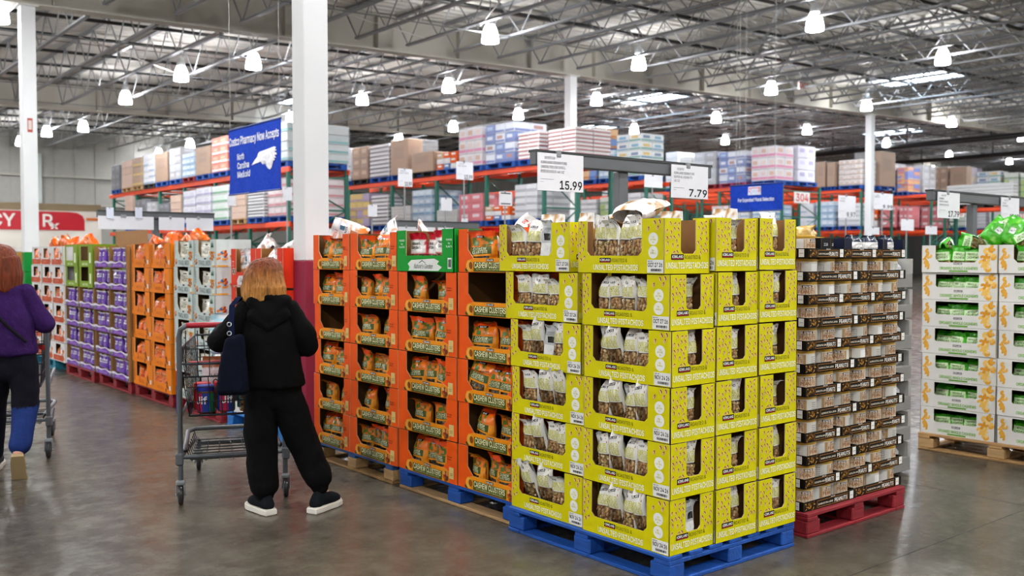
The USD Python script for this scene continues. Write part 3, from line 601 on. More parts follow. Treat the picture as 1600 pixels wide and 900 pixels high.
# pretzel carton
def zfront(mb, M):
    mb.text('PRETZELS', .27, .03, .03, '#b8560c', M, w=.2, al='c'); rr = random.Random(8)
    for k in range(9): mb.ell(rr.uniform(.43, .55), rr.uniform(.01, .12), .022, .016, rr.uniform(0, 3), rr.choice(['#9a5018', '#b86a24', '#7a3c10']), M, .001 + k * .0001, 8)
    for k in range(7): mb.ell(.035, .06 + k * .03, .016, .012, rr.uniform(0, 3), rr.choice(['#7a3a1c', '#9a5028']), M, .001, 8)
    mb.rect(.535, .04, .575, .085, '#ececea', M)
ZC = make_carton('pretzel_carton_kind', .6, .4, .262, notch(.6, .262, .1, .44, .098, .0), sbox(0, 0, .4, .262), '#ee8208', fprint=zfront, inner='#5a3c1c')
# white and rust carton, green carton, lime carton
def hfront(mb, M):
    mb.rect(.0, .01, .5, .085, '#c4492a', M, .0008); mb.text('CRISPS', .2, .03, .035, '#d98a6a', M, w=.22, al='c'); rr = random.Random(9)
    for k in range(10): mb.ell(rr.uniform(.44, .55), rr.uniform(.02, .16), .025, .02, rr.uniform(0, 3), rr.choice(['#c9641c', '#d9812c', '#a84a14']), M, .0012 + k * .0001, 8)
    mb.rect(.4, .17, .44, .2, '#6fb0d8', M)
HC_ = make_carton('crisp_carton_kind', .58, .4, .262, notch(.58, .262, .12, .37, .1, .0, .24), sbox(0, 0, .4, .262), '#e4e2e0', fprint=hfront, inner='#5a3c24')
def efront(mb, M): mb.text('GREENS', .3, .035, .03, '#bfe6c4', M, w=.22, al='c', bold=True); mb.rect(.48, .02, .56, .1, '#2fb04a', M)
EC = make_carton('green_carton_kind', .58, .4, .3, notch(.58, .3, .11, .45, .1, .04), sbox(0, 0, .4, .3), '#13903a', fprint=efront, inner='#a9823e')
def lfront(mb, M): mb.text('NATURAL', .27, .02, .03, '#e6efc0', M, w=.24, al='c', bold=True); mb.rect(.45, .05, .52, .18, '#e4ecc8', M)
LC = make_carton('lime_carton_kind', .58, .38, .29, notch(.58, .29, .07, .4, .08, .0, .262), sbox(0, 0, .38, .29), '#7fa01c', fprint=lfront, inner='#5a4424')
# purple shelf tray
K = VC = kind('purple_tray_kind'); W, D, H = .62, .4, .262
part(K, 'base', MB().box((0, 0, 0), (W, D, .006), '#9a744a'), CARD)
mb = MB(); x = np.linspace(0, W, 13); top = [(a, .072 + .008 * math.sin(a / W * 6.28 * 2)) for a in x]
P = part(K, 'front_lip', mb.poly(Polygon([(0, 0)] + [(W, 0)] + top[::-1]), FR(), .005, '#7a3fb0', '#c9b08a', '#9a744a'), CARD)
mb = MB().poly(Polygon(top + [(a, b - .02 - .008 * math.cos(a * 9)) for a, b in top[::-1]]), FR() @ Tm((0, 0, .0008)), 0, '#e2dcec').text('premium prunes', .3, .018, .026, '#c9a8e8', FR(), w=.3, al='c', shear=.15)
for a in (.06, .56): mb.ell(a, .03, .02, .018, 0, '#7fae2a', FR(), .0012)
part(P, 'front_print', mb, CARD)
for s in (0, W - .02): part(K, 'corner_post', MB().box((s, 0, 0), (s + .02, .02, H), '#a67c4c').box((s, 0, 0), (s + .02, .1, H), '#a67c4c'), CARD)
part(K, 'divider', MB().box((W / 2 - .03, .03, 0), (W / 2 + .03, .036, H), '#a67c4c'), CARD); part(K, 'back_panel', MB().box((0, D - .005, 0), (W, D, H), '#7a5834'), CARD)
# cashew carton
def kfront(mb, M):
    mb.text('ORGANIC WHOLE CASHEWS', .305, .024, .022, '#6fb02a', M, w=.31, al='c', bold=True); mb.rect(.23, .006, .38, .017, '#5aa01e', M); mb.rect(.265, .064, .335, .08, '#3a2428', M); mb.text('KIRKLAND', .3, .067, .0095, '#f0f0f0', M, w=.062, al='c', bold=True)
    rr = random.Random(10)
    def cas(x, y, s, a, c, k):
        mb.poly(LineString([(x + s * .62 * math.cos(b + a), y + s * .62 * math.sin(b + a)) for b in np.linspace(.6, 3.9, 9)]).buffer(s * .42, quad_segs=3), M @ Tm((0, 0, .0008 + k * .00012)), 0, c)
    for k in range(15): cas(.535 + rr.uniform(-.05, .045), .03 + k * .0118, .025, rr.uniform(0, 6), rr.choice(['#e0a53c', '#d8942a', '#ecbc5c', '#f0cc84']), k)
    for k in range(8): cas(.04 + rr.uniform(-.02, .028), .04 + k * .019, .021, rr.uniform(0, 6), rr.choice(['#e0a53c', '#e8b65c']), k)
KC = make_carton('cashew_carton_kind', .61, .4, .219, notch(.61, .219, .115, .465, .082, .03), sbox(0, 0, .4, .219), '#dcdad4', fprint=kfront, inner='#4a3a28')
KC2 = make_carton('cashew_carton_closed_kind', .61, .4, .219, notch(.61, .219, .115, .465, .1, .012, .205), sbox(0, 0, .4, .219), '#dcdad4', fprint=kfront, inner='#3a2c1e')
# peanut tray and jar
def make_tray(name, W, D):
    K = kind(name); H = .056; part(K, 'base', MB().box((0, 0, 0), (W, D, .004), '#2a241c'), CARD)
    for nm, M, ln in (('front_wall', FR(), W), ('side_wall', FL(D), D)):
        P = part(K, nm, MB().poly(sbox(0, 0, ln, H), M, .004, '#16130f', '#5a4a34', '#7a5c38'), CARD); mb = MB(); rr = random.Random(int(ln * 100))
        x0, x1 = ln * .24, ln * .84
        for a, b, c, d in ((x0, .007, x1, .010), (x0, .044, x1, .047), (x0, .007, x0 + .003, .047), (x1 - .003, .007, x1, .047)): mb.rect(a, b, c, d, '#a8702a', M)
        mb.text('PEANUTS', x1 - .008, .014, .022, '#f4f1e8', M, w=(x1 - x0) * .42, al='r', bold=True); mb.text('SUPER EXTRA LARGE', x0 + .01, .02, .0095, '#e9e0c8', M, w=(x1 - x0) * .47, bold=True); mb.rect((x0 + x1) / 2 - .022, .0475, (x0 + x1) / 2 + .022, .0555, '#2a1614', M); mb.text('KIRKLAND', (x0 + x1) / 2, .0488, .0055, '#f4f4f4', M, w=.04, al='c', bold=True)
        for k in range(26): mb.ell(rr.uniform(.008, x0 - .01), rr.uniform(.006, .05), .009, .004, rr.uniform(0, 3), rr.choice(['#a8742a', '#7a5018', '#40290e', '#c0903c']), M, .001 + k * .00005, 7)
        mb.rect(ln * .87, .006, ln * .87 + .036, .052, '#ecebe4', M, .003); mb.rect(ln * .88, .026, ln * .88 + .026, .03, '#b8b6ac', M, .0036)
        part(P, 'wall_print', mb, CARD)
    part(K, 'back_wall', MB().box((0, D - .004, 0), (W, D, H), '#7a5c38').box((W - .004, 0, 0), (W, D, H), '#16130f'), CARD); return K
TR3, TR2 = make_tray('peanut_tray_short_kind', .336, .5), make_tray('peanut_tray_long_kind', .505, .5)
K = JAR = kind('peanut_jar_kind'); r = .083
part(K, 'jar', MB().lathe([(.0, .002), (r * .9, 0), (r * .97, .006), (r * .97, .106), (r * .9, .112)], '#d8c49a', 24), PLAST)
part(K, 'lid', MB().lathe([(r * .93, .108), (r * .99, .11), (r * .99, .124), (r * .95, .127), (0, .127)], '#c79a34', 24), PLAST)
def cyl(q, r=r * .985): return np.stack([r * np.sin(q[:, 0] / r), -r * np.cos(q[:, 0] / r), q[:, 1]], -1) * np.array([1, 1, 1.])
def band(mb, a0, a1, z0, z1, col, rr=r * .98):
    a = np.linspace(a0, a1, max(3, int(abs(a1 - a0) / .26) + 2)); v = np.r_[np.c_[rr * np.sin(a), -rr * np.cos(a), np.full(len(a), z0)], np.c_[rr * np.sin(a), -rr * np.cos(a), np.full(len(a), z1)]]; n = len(a); i = np.arange(n - 1)
    mb.raw(v, np.r_[np.c_[i, i + 1, i + n + 1], np.c_[i, i + n + 1, i + n]], col, True)
mb = MB(); band(mb, 0, 2 * math.pi, .008, .104, '#dedbd3')
for a in (0, math.pi): band(mb, a - .85, a + .85, .01, .102, '#b8976a', r * .984); band(mb, a - .66, a + .66, .012, .1, '#dcc6ae', r * .987)
for a in (.6 * math.pi / 1,): band(mb, a - .35, a + .35, .02, .095, '#f4f3ef', r * .986)
for k in range(6): band(mb, 1.5 * math.pi - .3, 1.5 * math.pi + .2, .03 + .011 * k, .034 + .011 * k, '#8d8a84', r * .986)
band(mb, 1.5 * math.pi + .3, 1.5 * math.pi + .65, .014, .03, '#3a2426', r * .986)
P = part(K, 'paper_label', mb, CARD); mb = MB()
for a in (0, math.pi):
    c, s = math.cos(a), math.sin(a); rot = lambda q, c=c, s=s: (lambda p: np.stack([c * p[:, 0] - s * p[:, 1], s * p[:, 0] + c * p[:, 1], p[:, 2]], -1))(cyl(q, r * .992))
    mb.text('PEANUTS', 0, .058, .018, '#9a5a10', None, w=.1, al='c', bold=True, fn=rot); mb.text('SUPER EXTRA LARGE', 0, .08, .007, '#6a4a2a', None, w=.085, al='c', bold=True, fn=rot)
    q = (lambda a0, a1, z0, z1, col: band(mb, a0, a1, z0, z1, col, r * .99)); q(a - .36, a + .36, .0905, .1035, '#3a1c20'); mb.text('KIRKLAND', 0, .093, .008, '#f4f4f4', None, w=.05, al='c', bold=True, fn=rot)
part(P, 'lettering', mb, CARD)
# small dark open cartons on the peanuts
def make_small(name, W, D, H, col, txt, fr=.3):
    K = kind(name); part(K, 'base', MB().box((0, 0, 0), (W, D, .004), col), CARD)
    P = part(K, 'front_panel', MB().poly(sbox(0, 0, W * fr, H), FR(), .004, col, '#7a6a54').poly(sbox(0, 0, W, .018), FR() @ Tm((0, 0, -.0005)), .003, col), CARD)
    if txt: part(P, 'lettering', MB().text(txt, W * .15, H * .6, .016, '#d8d8d8', FR(), al='c', bold=True), CARD)
    for M in (FS(W), FL(D)): part(K, 'side_panel', MB().poly(sbox(0, 0, D, H), M, .004, col, '#7a6a54'), CARD)
    part(K, 'back_panel', MB().box((0, D - .004, 0), (W, D, H), col), CARD); return K
SB, SN = make_small('small_black_carton_kind', .3, .3, .112, '#141416', '118'), make_small('small_navy_carton_kind', .43, .3, .112, '#161c34', '', .18)


# ================================================================== pallets
def make_pallet(name, W, D, cd, cb, cblk):
    K = kind(name)
    for k in range(7):
        y = k * (D - .1) / 6; part(K, 'deck_board', MB().box((0, y, .118), (W, y + .1, .14), cd, .004), WOOD)
    for k in range(3):
        x = k * (W - .1) / 2; part(K, 'stringer_board', MB().box((x, 0, .097), (x + .1, D, .1178), cd, .003), WOOD); part(K, 'base_board', MB().box((x, 0, .0), (x + .1, D, .02), cb, .003), WOOD)
    for k in range(3):
        for j in range(3):
            x, y = k * (W - .13) / 2, j * (D - .12) / 2; part(K, 'block', MB().box((x, y + .004, .0202), (x + .13, y + .116, .0968), cblk, .006), WOOD)
    for y in (0, D - .1): part(K, 'base_board', MB().box((.1, y + .002, .0), (W - .1, y + .098, .019), cb, .003), WOOD)
    return K
BLU, RED, WOD = '#0c4fa8', '#8e1420', '#b98f5c'
PAL = {}
def pallet(M, W, D, c, label, group=None):
    k = (c, round(W, 2), round(D, 2)); cs = {'blue': (BLU, BLU, BLU), 'red': (RED, RED, RED), 'wood': (WOD, '#a5804f', '#c09a68'), 'bluewood': (BLU, '#b89468', BLU), 'woodblue': ('#2a5a9a', '#a9834f', '#c09a68'), 'teal': ('#1f7f9a',) * 3, 'sky': ('#1f78c8',) * 3, 'black': ('#222226',) * 3, 'pink': ('#b0305a',) * 3}[c]
    if k not in PAL: PAL[k] = make_pallet('pallet_kind_%d' % len(PAL), W, D, *cs)
    return inst(PAL[k], 'pallet', label, 'pallet', M, group)


def bagset(kinds, name, cat, lab, M0, items, group):
    """items: (x, y, z, rz, s) in the carton's frame; labels come from lab(k)."""
    for k, (x, y, z, rz, s, *kk) in enumerate(items):
        lean = kk[1] if len(kk) > 1 else 0.
        inst(kk[0] if kk else R.choice(kinds), name, lab(k), cat, M0 @ Tm((x, y, z), rz=rz, s=s, rx=lean, ry=R.uniform(-4, 4)), group)

# ---- 1 pistachio pallet (corner nearest the camera)
pallet(W_(3.49, 4.33, 0), 1.24, 1.03, 'blue', 'blue painted wooden pallet under the yellow pistachio cartons')
DN = ['topmost', 'second', 'third', 'fourth', 'fifth', 'lowest']
cols = [('far', 3.52, 4.33, 0, .2745), ('corner', 3.50, 3.705, 0, .2745), ('mid', 3.842, 3.70, 1, .2765), ('end', 4.182, 3.695, 2, .2775)]
cname = {'far': 'column beside the orange cartons', 'corner': 'corner column', 'mid': 'column next to the corner', 'end': 'column by the peanuts'}
LEAN = [(-.012, .03), (-.006, .004), (-.002, 0), (0, 0), (0, 0), (.002, 0)]
for cn, X, Y, q, ph in cols:
    for r in range(6):
        z = .141 + (5 - r) * ph; dx, dy = LEAN[r]; dx = dx * (1 if q == 0 else .3) + R.uniform(-.003, .003); dy += R.uniform(-.004, .004)
        if cn == 'far': dy += [.075, .05, .015, 0, 0, 0][r]
        if q: dy *= .3
        M = W_(X + dx, Y + dy, z, (1, 1, 1), R.uniform(-.7, .7))
        inst(PC['OCT 27 26' if r < 2 else 'NOV 24 26'], 'pistachio_carton', f'yellow pistachio carton, {DN[r]} in the {cname[cn]}', 'carton', M, 'yellow pistachio cartons')
        t = f'in {DN[r]} carton, {cname[cn]}'; hs = 1.1 if r == 0 else .985
        if q == 0:
            n = 4 if (cn == 'corner' or r in (2, 4)) else 3
            w = .38 / n; it = []
            for k in range(n):
                kk = PBACK if (cn == 'far' and r in (0, 2) and k == 2) or (cn == 'corner' and r == 3 and k == 1) else PB[(k + r * 2 + (cn == 'far')) % 4]
                it.append((.075 + w * (k + .5) + R.uniform(-.005, .005), .052 + R.uniform(-.004, .008), .006, R.uniform(-12, 12), (1.06 * w / .13, .95, hs * R.uniform(.95, 1.02)), kk))
            for k in ([] if r < 2 else [(r + (cn == 'far')) % n, (r + 2) % n] if r % 2 else [(r * 2 + 1) % n]):
                x_, y_, z_, a_, s_, kk = it[k]; it[k] = (x_, .088, z_, a_ * .4, (s_[0], s_[1], 1.13), PB[2 if k % 2 else 0], 17)
            bagset(PB, 'pistachio_bag', 'bag', lambda k: f'{ORD[k]} pistachio bag from the orange cartons, {t}', M, it, 'bags of pistachios')
        if (q or cn == 'corner') and not (cn == 'corner' and r == 0):
            inst(PB[(r + q) % 4] if not (cn == 'corner' and r == 5) else PBACK, 'pistachio_bag', f'pistachio bag in the short side window, {t[3:]}', 'bag', M @ Tm((.61 - .058, .172 + R.uniform(-.01, .01), .006), rz=90 + R.uniform(-12, 12), s=(.9, .9, hs * R.uniform(.95, 1.05))), 'bags of pistachios')
            inst(PB[(r + q + 1) % 4], 'pistachio_bag', f'pistachio bag deeper behind the short window, {t[3:]}', 'bag', M @ Tm((.61 - .15, .17, .006), rz=90 + R.uniform(-12, 12), s=(1.1, .9, hs * .97)), 'bags of pistachios')
zt = .141 + 6 * .2745
inst(PFLAT, 'pistachio_bag', 'white pistachio bag lying flat across the corner carton top', 'bag', Tm((3.74, 3.62, zt + .03), rz=-70, rx=-78, s=1.2))
inst(PFLAT, 'pistachio_bag', 'second white pistachio bag lying behind the one on the corner carton', 'bag', Tm((3.9, 3.86, zt - .0), rz=-62, rx=-84, s=1.1))
for k, (x, y, rz) in enumerate(((3.72, 4.2, -60), (3.75, 3.95, -100), (3.95, 3.5, -80), (4.22, 3.35, -75), (4.36, 3.5, -110))):
    inst(PFLAT, 'pistachio_bag', ['crumpled white bag top behind the far yellow carton', 'crumpled white bag between the two top yellow cartons', 'crumpled white bag behind the corner carton', 'crumpled white bag in the third top yellow carton', 'crumpled white bag in the yellow carton by the peanuts'][k], 'bag', Tm((x, y, zt - .262 + (.005 if k < 3 else .02)), rz=rz, s=(.9, 1, .94)), 'bags of pistachios')

# ---- 2 cashew cluster pallets
for (y0, w, c, l) in ((6.86, 1.15, 'woodblue', 'blue topped pallet with raw wood base under the orange cartons beside the column'), (5.62, 1.28, 'bluewood', 'blue pallet with bare wood base boards next to the yellow stack')):
    pallet(W_(3.56, y0, 0, (w / 1.2, 1, 1)), 1.2, 1.0, c, l)
ys = [6.86, 6.29, 5.62, 4.925, 4.27]; oc = ['column beside the white post', 'second column from the post', 'column under the green carton', 'column touching the yellow stack']
for c in range(4):
    w = (ys[c] - ys[c + 1]) / .662
    for r in range(6):
        z = .141 + (5 - r) * .2715 + R.uniform(-.002, .002); M = W_(3.56 + R.uniform(-.008, .006), ys[c] - .002 + R.uniform(-.004, .004), z, (w, 1, 1), R.uniform(-.5, .5)); where = f'{DN[r]} in the {oc[c]}'
        Mu = M @ np.diag([1 / w, 1, 1, 1])
        if c == 2 and r == 0:
            M = W_(3.545, ys[c] - .002, z, (w * .66 / .64, 1, 1)); Mu = M
            inst(GC, 'granola_carton', 'bright green granola carton with red bags on the orange stack', 'carton', M)
            bagset(RB, 'granola_bag', 'bag', lambda k: f'{ORD[k]} red and white granola bag in the green carton', M, [(.16 + .145 * k, .08 + .015 * (k % 2), .008, R.uniform(-16, 16), .98 + .05 * (k == 2)) for k in range(3)], 'granola bags')
            continue
        inst(OC, 'cluster_carton', f'orange cashew cluster carton, {where}' + (', emptied' if (c, r) in ((0, 2), (3, 1)) else ''), 'carton', M, 'orange cluster cartons')
        if (c, r) in ((0, 2), (3, 1)): continue
        n = 3 if (r in (0, 1) and c < 2) or r in (3, 5) else 2
        span = (ys[c] - ys[c + 1]); it = []
        for k in range(n): it.append((span * (.13 + .66 * (k + .5) / n) + R.uniform(-.012, .012), .062 + R.uniform(-.006, .02) + .03 * (k % 2), .008, R.uniform(-18, 18), (.86 if n == 3 else 1.04, .95, (1.03 if r == 0 else .95) * R.uniform(.93, 1.0))))
        bagset(OB, 'cluster_bag', 'bag', lambda k: f'{ORD[k]} cluster bag, carton {where}', Mu, it, 'cashew cluster bags')
inst(RB[0], 'granola_bag', 'red granola bag dropped in the top orange carton by the yellow stack', 'bag', W_(3.56, 4.925, .141 + 5 * .2715) @ Tm((.17, .16, .02), rz=8))
inst(OB[2], 'cluster_bag', 'orange cluster bag leaning out over the fourth carton of the last orange column', 'bag', W_(3.56, 4.925, .141 + 2 * .2715) @ Tm((.16, .05, .04), rz=10, ry=12, s=(1, 1, 1)) )
for k, (y, x, z, rz, ry, l) in enumerate(((6.45, 3.8, 1.70, -60, -72, 'white and orange snack bag lying on the orange cartons beside the column'), (6.15, 3.86, 1.60, -95, -30, 'upright white and orange snack bag on the orange cartons'), (5.9, 3.9, 1.62, -110, 62, 'white and orange snack bag slumped behind the second orange carton'), (4.7, 3.85, 1.56, -80, 30, 'snack bag lying behind the top orange carton near the yellow stack'))):
    inst(WB[k % 2], 'snack_bag', l, 'bag', Tm((x, y, z), rz=rz, ry=ry, s=.9))

# ---- 3 peanut stack on its red pallet
pallet(S_(4.69, 3.12, 0), 1.06, 1.1, 'red', 'worn red wooden pallet under the black peanut trays')
jk = 0
for l in range(12):
    z = .141 + l * .1315; ox, oy = 4.71 + R.uniform(-.008, .008) + .004 * (l % 3), 3.16 + R.uniform(-.006, .006); lv = f'{ORD[l]} peanut layer from the floor'
    n = 3 if l % 2 else 2; w = (.336 if n == 3 else .505) * 1.055
    for k in range(n):
        inst(TR3 if n == 3 else TR2, 'peanut_tray', f'black printed tray, {ORD[k]} from the yellow stack, {lv}', 'tray', S_(ox + k * (w + .002), oy - R.uniform(0, .014), z, (1.055, 1, 1), tilt=R.uniform(-.5, .5)), 'black peanut trays')
    inst(TR2, 'peanut_tray', f'black printed tray behind the front ones, {lv}', 'tray', Tm((ox + .505, oy + .503, z)) @ Tm((-.505, 0, 0)), 'black peanut trays')
    if l == 11: break
    for k in range(6):
        inst(JAR, 'peanut_jar', f'peanut jar, {ORD[k]} from the yellow stack, {lv}', 'jar', S_(ox + .09 + k * .1765, oy + .086, z + .0045, tilt=R.choice([0, 10, 30, -30, 90, 120, 180, 200, 150, 255, 330]) + R.uniform(-8, 8)), 'jars of peanuts')
    for k in range(2):
        inst(JAR, 'peanut_jar', f'peanut jar, {ORD[k]} behind the corner jar, {lv}', 'jar', S_(ox + .086, oy + .086 + (k + 1) * .166, z + .0045, tilt=R.choice([270, 290, 240, 100, 60, 0]) + R.uniform(-8, 8)), 'jars of peanuts')
zt = .141 + 11 * .1315 + .005
inst(JAR, 'peanut_jar', 'single peanut jar standing in the top tray beside the yellow cartons', 'jar', S_(4.80, 3.26, zt, tilt=5))
inst(SB, 'small_carton', 'small black carton with gold bag on the peanut stack', 'carton', S_(4.90, 3.19, zt)); inst(SB, 'small_carton', 'small black carton numbered 118 next to the gold bag', 'carton', S_(5.03, 3.21, zt, (.36, 1, 1)) @ Tm((0, 0, 0)))
inst(YB_, 'gold_bag', 'crinkled gold bag in the small black carton', 'bag', S_(5.0, 3.26, zt, (.9, 1, .75)))
inst(YB_, 'gold_bag', 'gold bag lying on top of the small black cartons', 'bag', Tm((4.88, 3.36, zt + .13), rz=0, ry=85, s=(1, 1, 1.4)))
inst(SN, 'small_carton', 'small navy carton holding two white chocolate bags', 'carton', S_(5.13, 3.18, zt)); inst(SN, 'small_carton', 'small navy carton at the far end of the peanut stack', 'carton', S_(5.565, 3.18, zt, (.55, 1, 1)))
inst(NB, 'chocolate_bag', 'white bag with navy top, first on the peanut stack', 'bag', S_(5.29, 3.225, zt + .005, (1.06, 1, .92))); inst(NB, 'chocolate_bag', 'white bag with navy top, second on the peanut stack', 'bag', S_(5.46, 3.22, zt + .005, (1.06, 1, .92))); inst(NB, 'chocolate_bag', 'white bag with navy top at the far end of the peanut stack', 'bag', S_(5.71, 3.25, zt + .005, (.9, 1, .95)))

# stack of pale cartons seen between the peanuts and the cashews
for l in range(7):
    T = thing('snack_carton', f'grey display carton, {ORD[l]} from the floor, in the dim stack behind the peanuts', 'carton', S_(6.14, 3.62, .02 + l * .225), 'grey cartons behind the peanuts')
    part(T, 'body', MB().box((0, 0, 0), (.6, .55, .1), '#8f8d8a', .004).box((0, .1, .1), (.6, .55, .21), '#1c1a18').box((0, 0, .1), (.04, .1, .21), '#a9a7a2').box((.56, 0, .1), (.6, .1, .21), '#a9a7a2'), CARD)
    part(T, 'pouch', MB().box((.08, .02, .1), (.26, .1, .19), '#d6d4d0', .03).box((.3, .02, .1), (.5, .1, .18), '#c2c4c8', .03), FILM)

# ---- 4 cashew pallet
pallet(W_(7.62, 4.03, 0), 1.26, 1.0, 'wood', 'bare wooden pallet under the white cashew cartons'); T = '/World/Kinds'
kw = ['first column of white cashew cartons', 'second column of white cashew cartons']
for c in range(2):
    for r in range(7):
        z = .141 + (6 - r) * .221; M = W_(7.64 + R.uniform(-.006, .006) - (.012 if r == 0 else 0), 4.02 - c * .617 + R.uniform(-.004, .004), z, tilt=R.uniform(-.4, .4))
        inst(KC if r == 0 else KC2, 'cashew_carton', f'white cashew carton, {ORD[r]} from the top, {kw[c]}', 'carton', M, 'white cashew cartons')
        bagset(KB, 'cashew_bag', 'bag', lambda k: f'{ORD[k]} green cashew bag in {ORD[r]} carton down, {kw[c]}', M, [(.16 + .12 * k + R.uniform(-.015, .015), .075 + R.uniform(-.01, .02), .006, R.uniform(-15, 15), (.82, .8, .95 if r else 1.1)) for k in range(3)], 'bags of cashews')
zt = .141 + 7 * .221
hp = [(7.86, 3.95, -.06, 0, 70), (7.9, 3.7, -.02, -40, -75), (7.88, 3.42, .0, -90, 20), (7.95, 3.52, .1, -120, 70), (7.85, 3.25, -.02, -75, -30), (7.92, 3.3, .13, -60, 60), (7.8, 3.12, -.02, -90, 10), (8.05, 3.25, .05, -90, -50), (8.0, 3.0, .02, -100, 35), (8.05, 3.75, -.02, -80, 60), (7.9, 2.9, -.02, -80, -40), (7.85, 3.58, .02, -60, 40)]
hl = ['at the aisle end', 'slumped by the first window', 'standing above the carton seam', 'crowning the pile', 'tilted over the second carton', 'lying near the summit', 'square in the second carton', 'pushed to the back', 'at the frame edge', 'flat behind the first carton', 'beyond the frame edge', 'face down in the middle']
for k, (x, y, z, rz, ry) in enumerate(hp): inst(KBACK if k % 3 == 2 else KB[k % 3 - 1 if k % 2 else 2], 'cashew_bag', f'loose green cashew bag {hl[k]} of the heap on the white cartons', 'bag', Tm((x, y, zt + z), rz=rz, ry=ry, s=(.95, 1., .9)))

# ---- 5 far displays along the same aisle: red organic, trail mix, pretzels, purple, crisps, greens
pallet(W_(3.62, 8.75, 0, (1.0, 1, 1)), 1.2, .8, 'sky', 'bright blue pallet behind the shopping cart')
for c in range(2):
    for r in range(4):
        z = .141 + (3 - r) * .362; M = W_(3.64, 8.66 - c * .545, z + .1, (1, 1, 1.0), R.uniform(-.6, .6)); where = f'{ORD[r]} from the top, {"trail mix side" if c == 0 else "column side"}'
        inst(RC, 'organic_carton', f'red organic snack carton, {where}', 'carton', M, 'red organic cartons')
        bagset(WB, 'organic_bag', 'bag', lambda k: f'{ORD[k]} white snack bag, red carton {where}', M, [(.18 + .17 * k, .09, .008, R.uniform(-20, 20), (.72, .75, .98 if r == 0 else .85)) for k in range(2)], 'white organic snack bags')
part(thing('carton_riser', 'low white cardboard base between the red cartons and blue pallet', 'carton', W_(3.63, 8.7, .141)), 'body', MB().box((0, 0, 0), (1.12, .7, .098), '#d9d7d4', .004), CARD)
for k, (y, z, rz, ry) in enumerate(((8.5, 1.58, -60, 42), (8.3, 1.66, -100, -66), (8.12, 1.62, -80, 70), (7.85, 1.62, -110, -60), (7.75, 1.6, -70, 62))):
    inst(WB[k % 2], 'organic_bag', 'loose white snack bag ' + ['standing tallest', 'leaning back', 'lying flat', 'showing orange', 'tucked in the corner'][k] + ' on the red organic cartons', 'bag', Tm((3.85 + .03 * k, y, z - .05), rz=rz, ry=ry, s=.85))
pallet(W_(3.6, 10.0, 0), 1.15, 1.0, 'red', 'red pallet under the pale trail mix cartons')
for c in range(2):
    for r in range(6):
        z = .141 + (5 - r) * .27; M = W_(3.58 + R.uniform(-.01, .01), 9.98 - c * .545, z, tilt=R.uniform(-.8, .8)); where = f'{ORD[r]} from the top, {"pretzel side" if c == 0 else "cart side"}'
        inst(TC, 'trail_carton', f'pale grey trail mix carton, {where}', 'carton', M, 'trail mix cartons')
        bagset(TB, 'trail_bag', 'bag', lambda k: f'{ORD[k]} cream trail mix bag, carton {where}', M, [(.235, .052, .008, R.uniform(-10, 10), (1.2, .75, 1.08 if r == 0 else .97)), (.3, .2, .008, R.uniform(-15, 15), (1, .8, .95))], 'trail mix bags')
pallet(W_(3.58, 11.3, 0), 1.22, 1.0, 'red', 'red pallet under the orange pretzel cartons')
for c in range(2):
    for r in range(6):
        z = .141 + (5 - r) * .266; M = W_(3.56 + R.uniform(-.01, .01), 11.28 - c * .62, z, tilt=R.uniform(-.6, .6)); where = f'{ORD[r]} from the top, {"purple bag side" if c == 0 else "trail mix side"}'
        inst(ZC, 'pretzel_carton', f'deep yellow pretzel carton, {where}', 'carton', M, 'pretzel cartons')
        bagset(GB, 'pretzel_bag', 'bag', lambda k: f'{ORD[k]} orange pretzel bag, carton {where}', M, [(.165 + .19 * k + R.uniform(-.015, .015), .056, .008, R.uniform(-20, 20), (.82, .85, .95 if r == 0 else .82)) for k in range(2)], 'pretzel bags')
for k in range(7): inst(GB[k % 2], 'pretzel_bag', f'loose orange pretzel bag, {ORD[k]} from the purple display, on the pretzel cartons', 'bag', Tm((3.75 + .07 * (k % 3), 11.2 - k * .17, 1.66 + .03 * (k % 2)), rz=-90 + 25 * (k % 3), ry=[60, -70, 40][k % 3], s=.8))
pallet(W_(3.56, 12.62, 0), 1.25, 1.0, 'red', 'red pallet under the purple trays nearest the pretzels'); pallet(W_(3.52, 14.0, 0), 1.3, 1.0, 'red', 'red pallet under the purple trays beside the crisps')
for c in range(4):
    for r in range(6):
        z = .141 + (5 - r) * .264; M = W_(3.52 + R.uniform(-.012, .012), 13.98 - c * .655 - (.03 if c > 1 else 0), z, (1.03, 1, 1)); where = f'{ORD[r]} from the top, {ORD[c]} column from the crisps'
        if c < 2 and r < 2:
            inst(LC, 'lime_carton', f'lime green carton, {where}', 'carton', M, 'lime cartons over the purple trays')
            inst(TB[0], 'snack_bag', f'pale bag in lime carton {where}', 'bag', M @ Tm((.24, .1, .008), s=(.7, .7, .8))); continue
        inst(VC, 'purple_tray', f'purple fronted shelf tray, {where}', 'tray', M, 'purple shelf trays')
        bagset(VB, 'purple_bag', 'bag', lambda k: f'{ORD[k]} purple bag, tray {where}', M, [(.14 + .15 * k + .1 * (k > 0) * 0 + (.06 if k == 2 else 0) + R.uniform(-.01, .01), .05, .008, R.uniform(-12, 12), (1.0, .9, .97)) for k in range(3)], 'purple bags')
part(thing('cardboard_sheet', 'plain brown cardboard backing above the purple trays', 'cardboard', W_(3.8, 12.68, 1.45)), 'sheet', MB().box((0, 0, 0), (1.2, .008, .46), '#a5784a'), CARD)
pallet(W_(3.5, 15.7, 0), 1.2, 1.0, 'teal', 'teal pallet under the white crisp cartons')
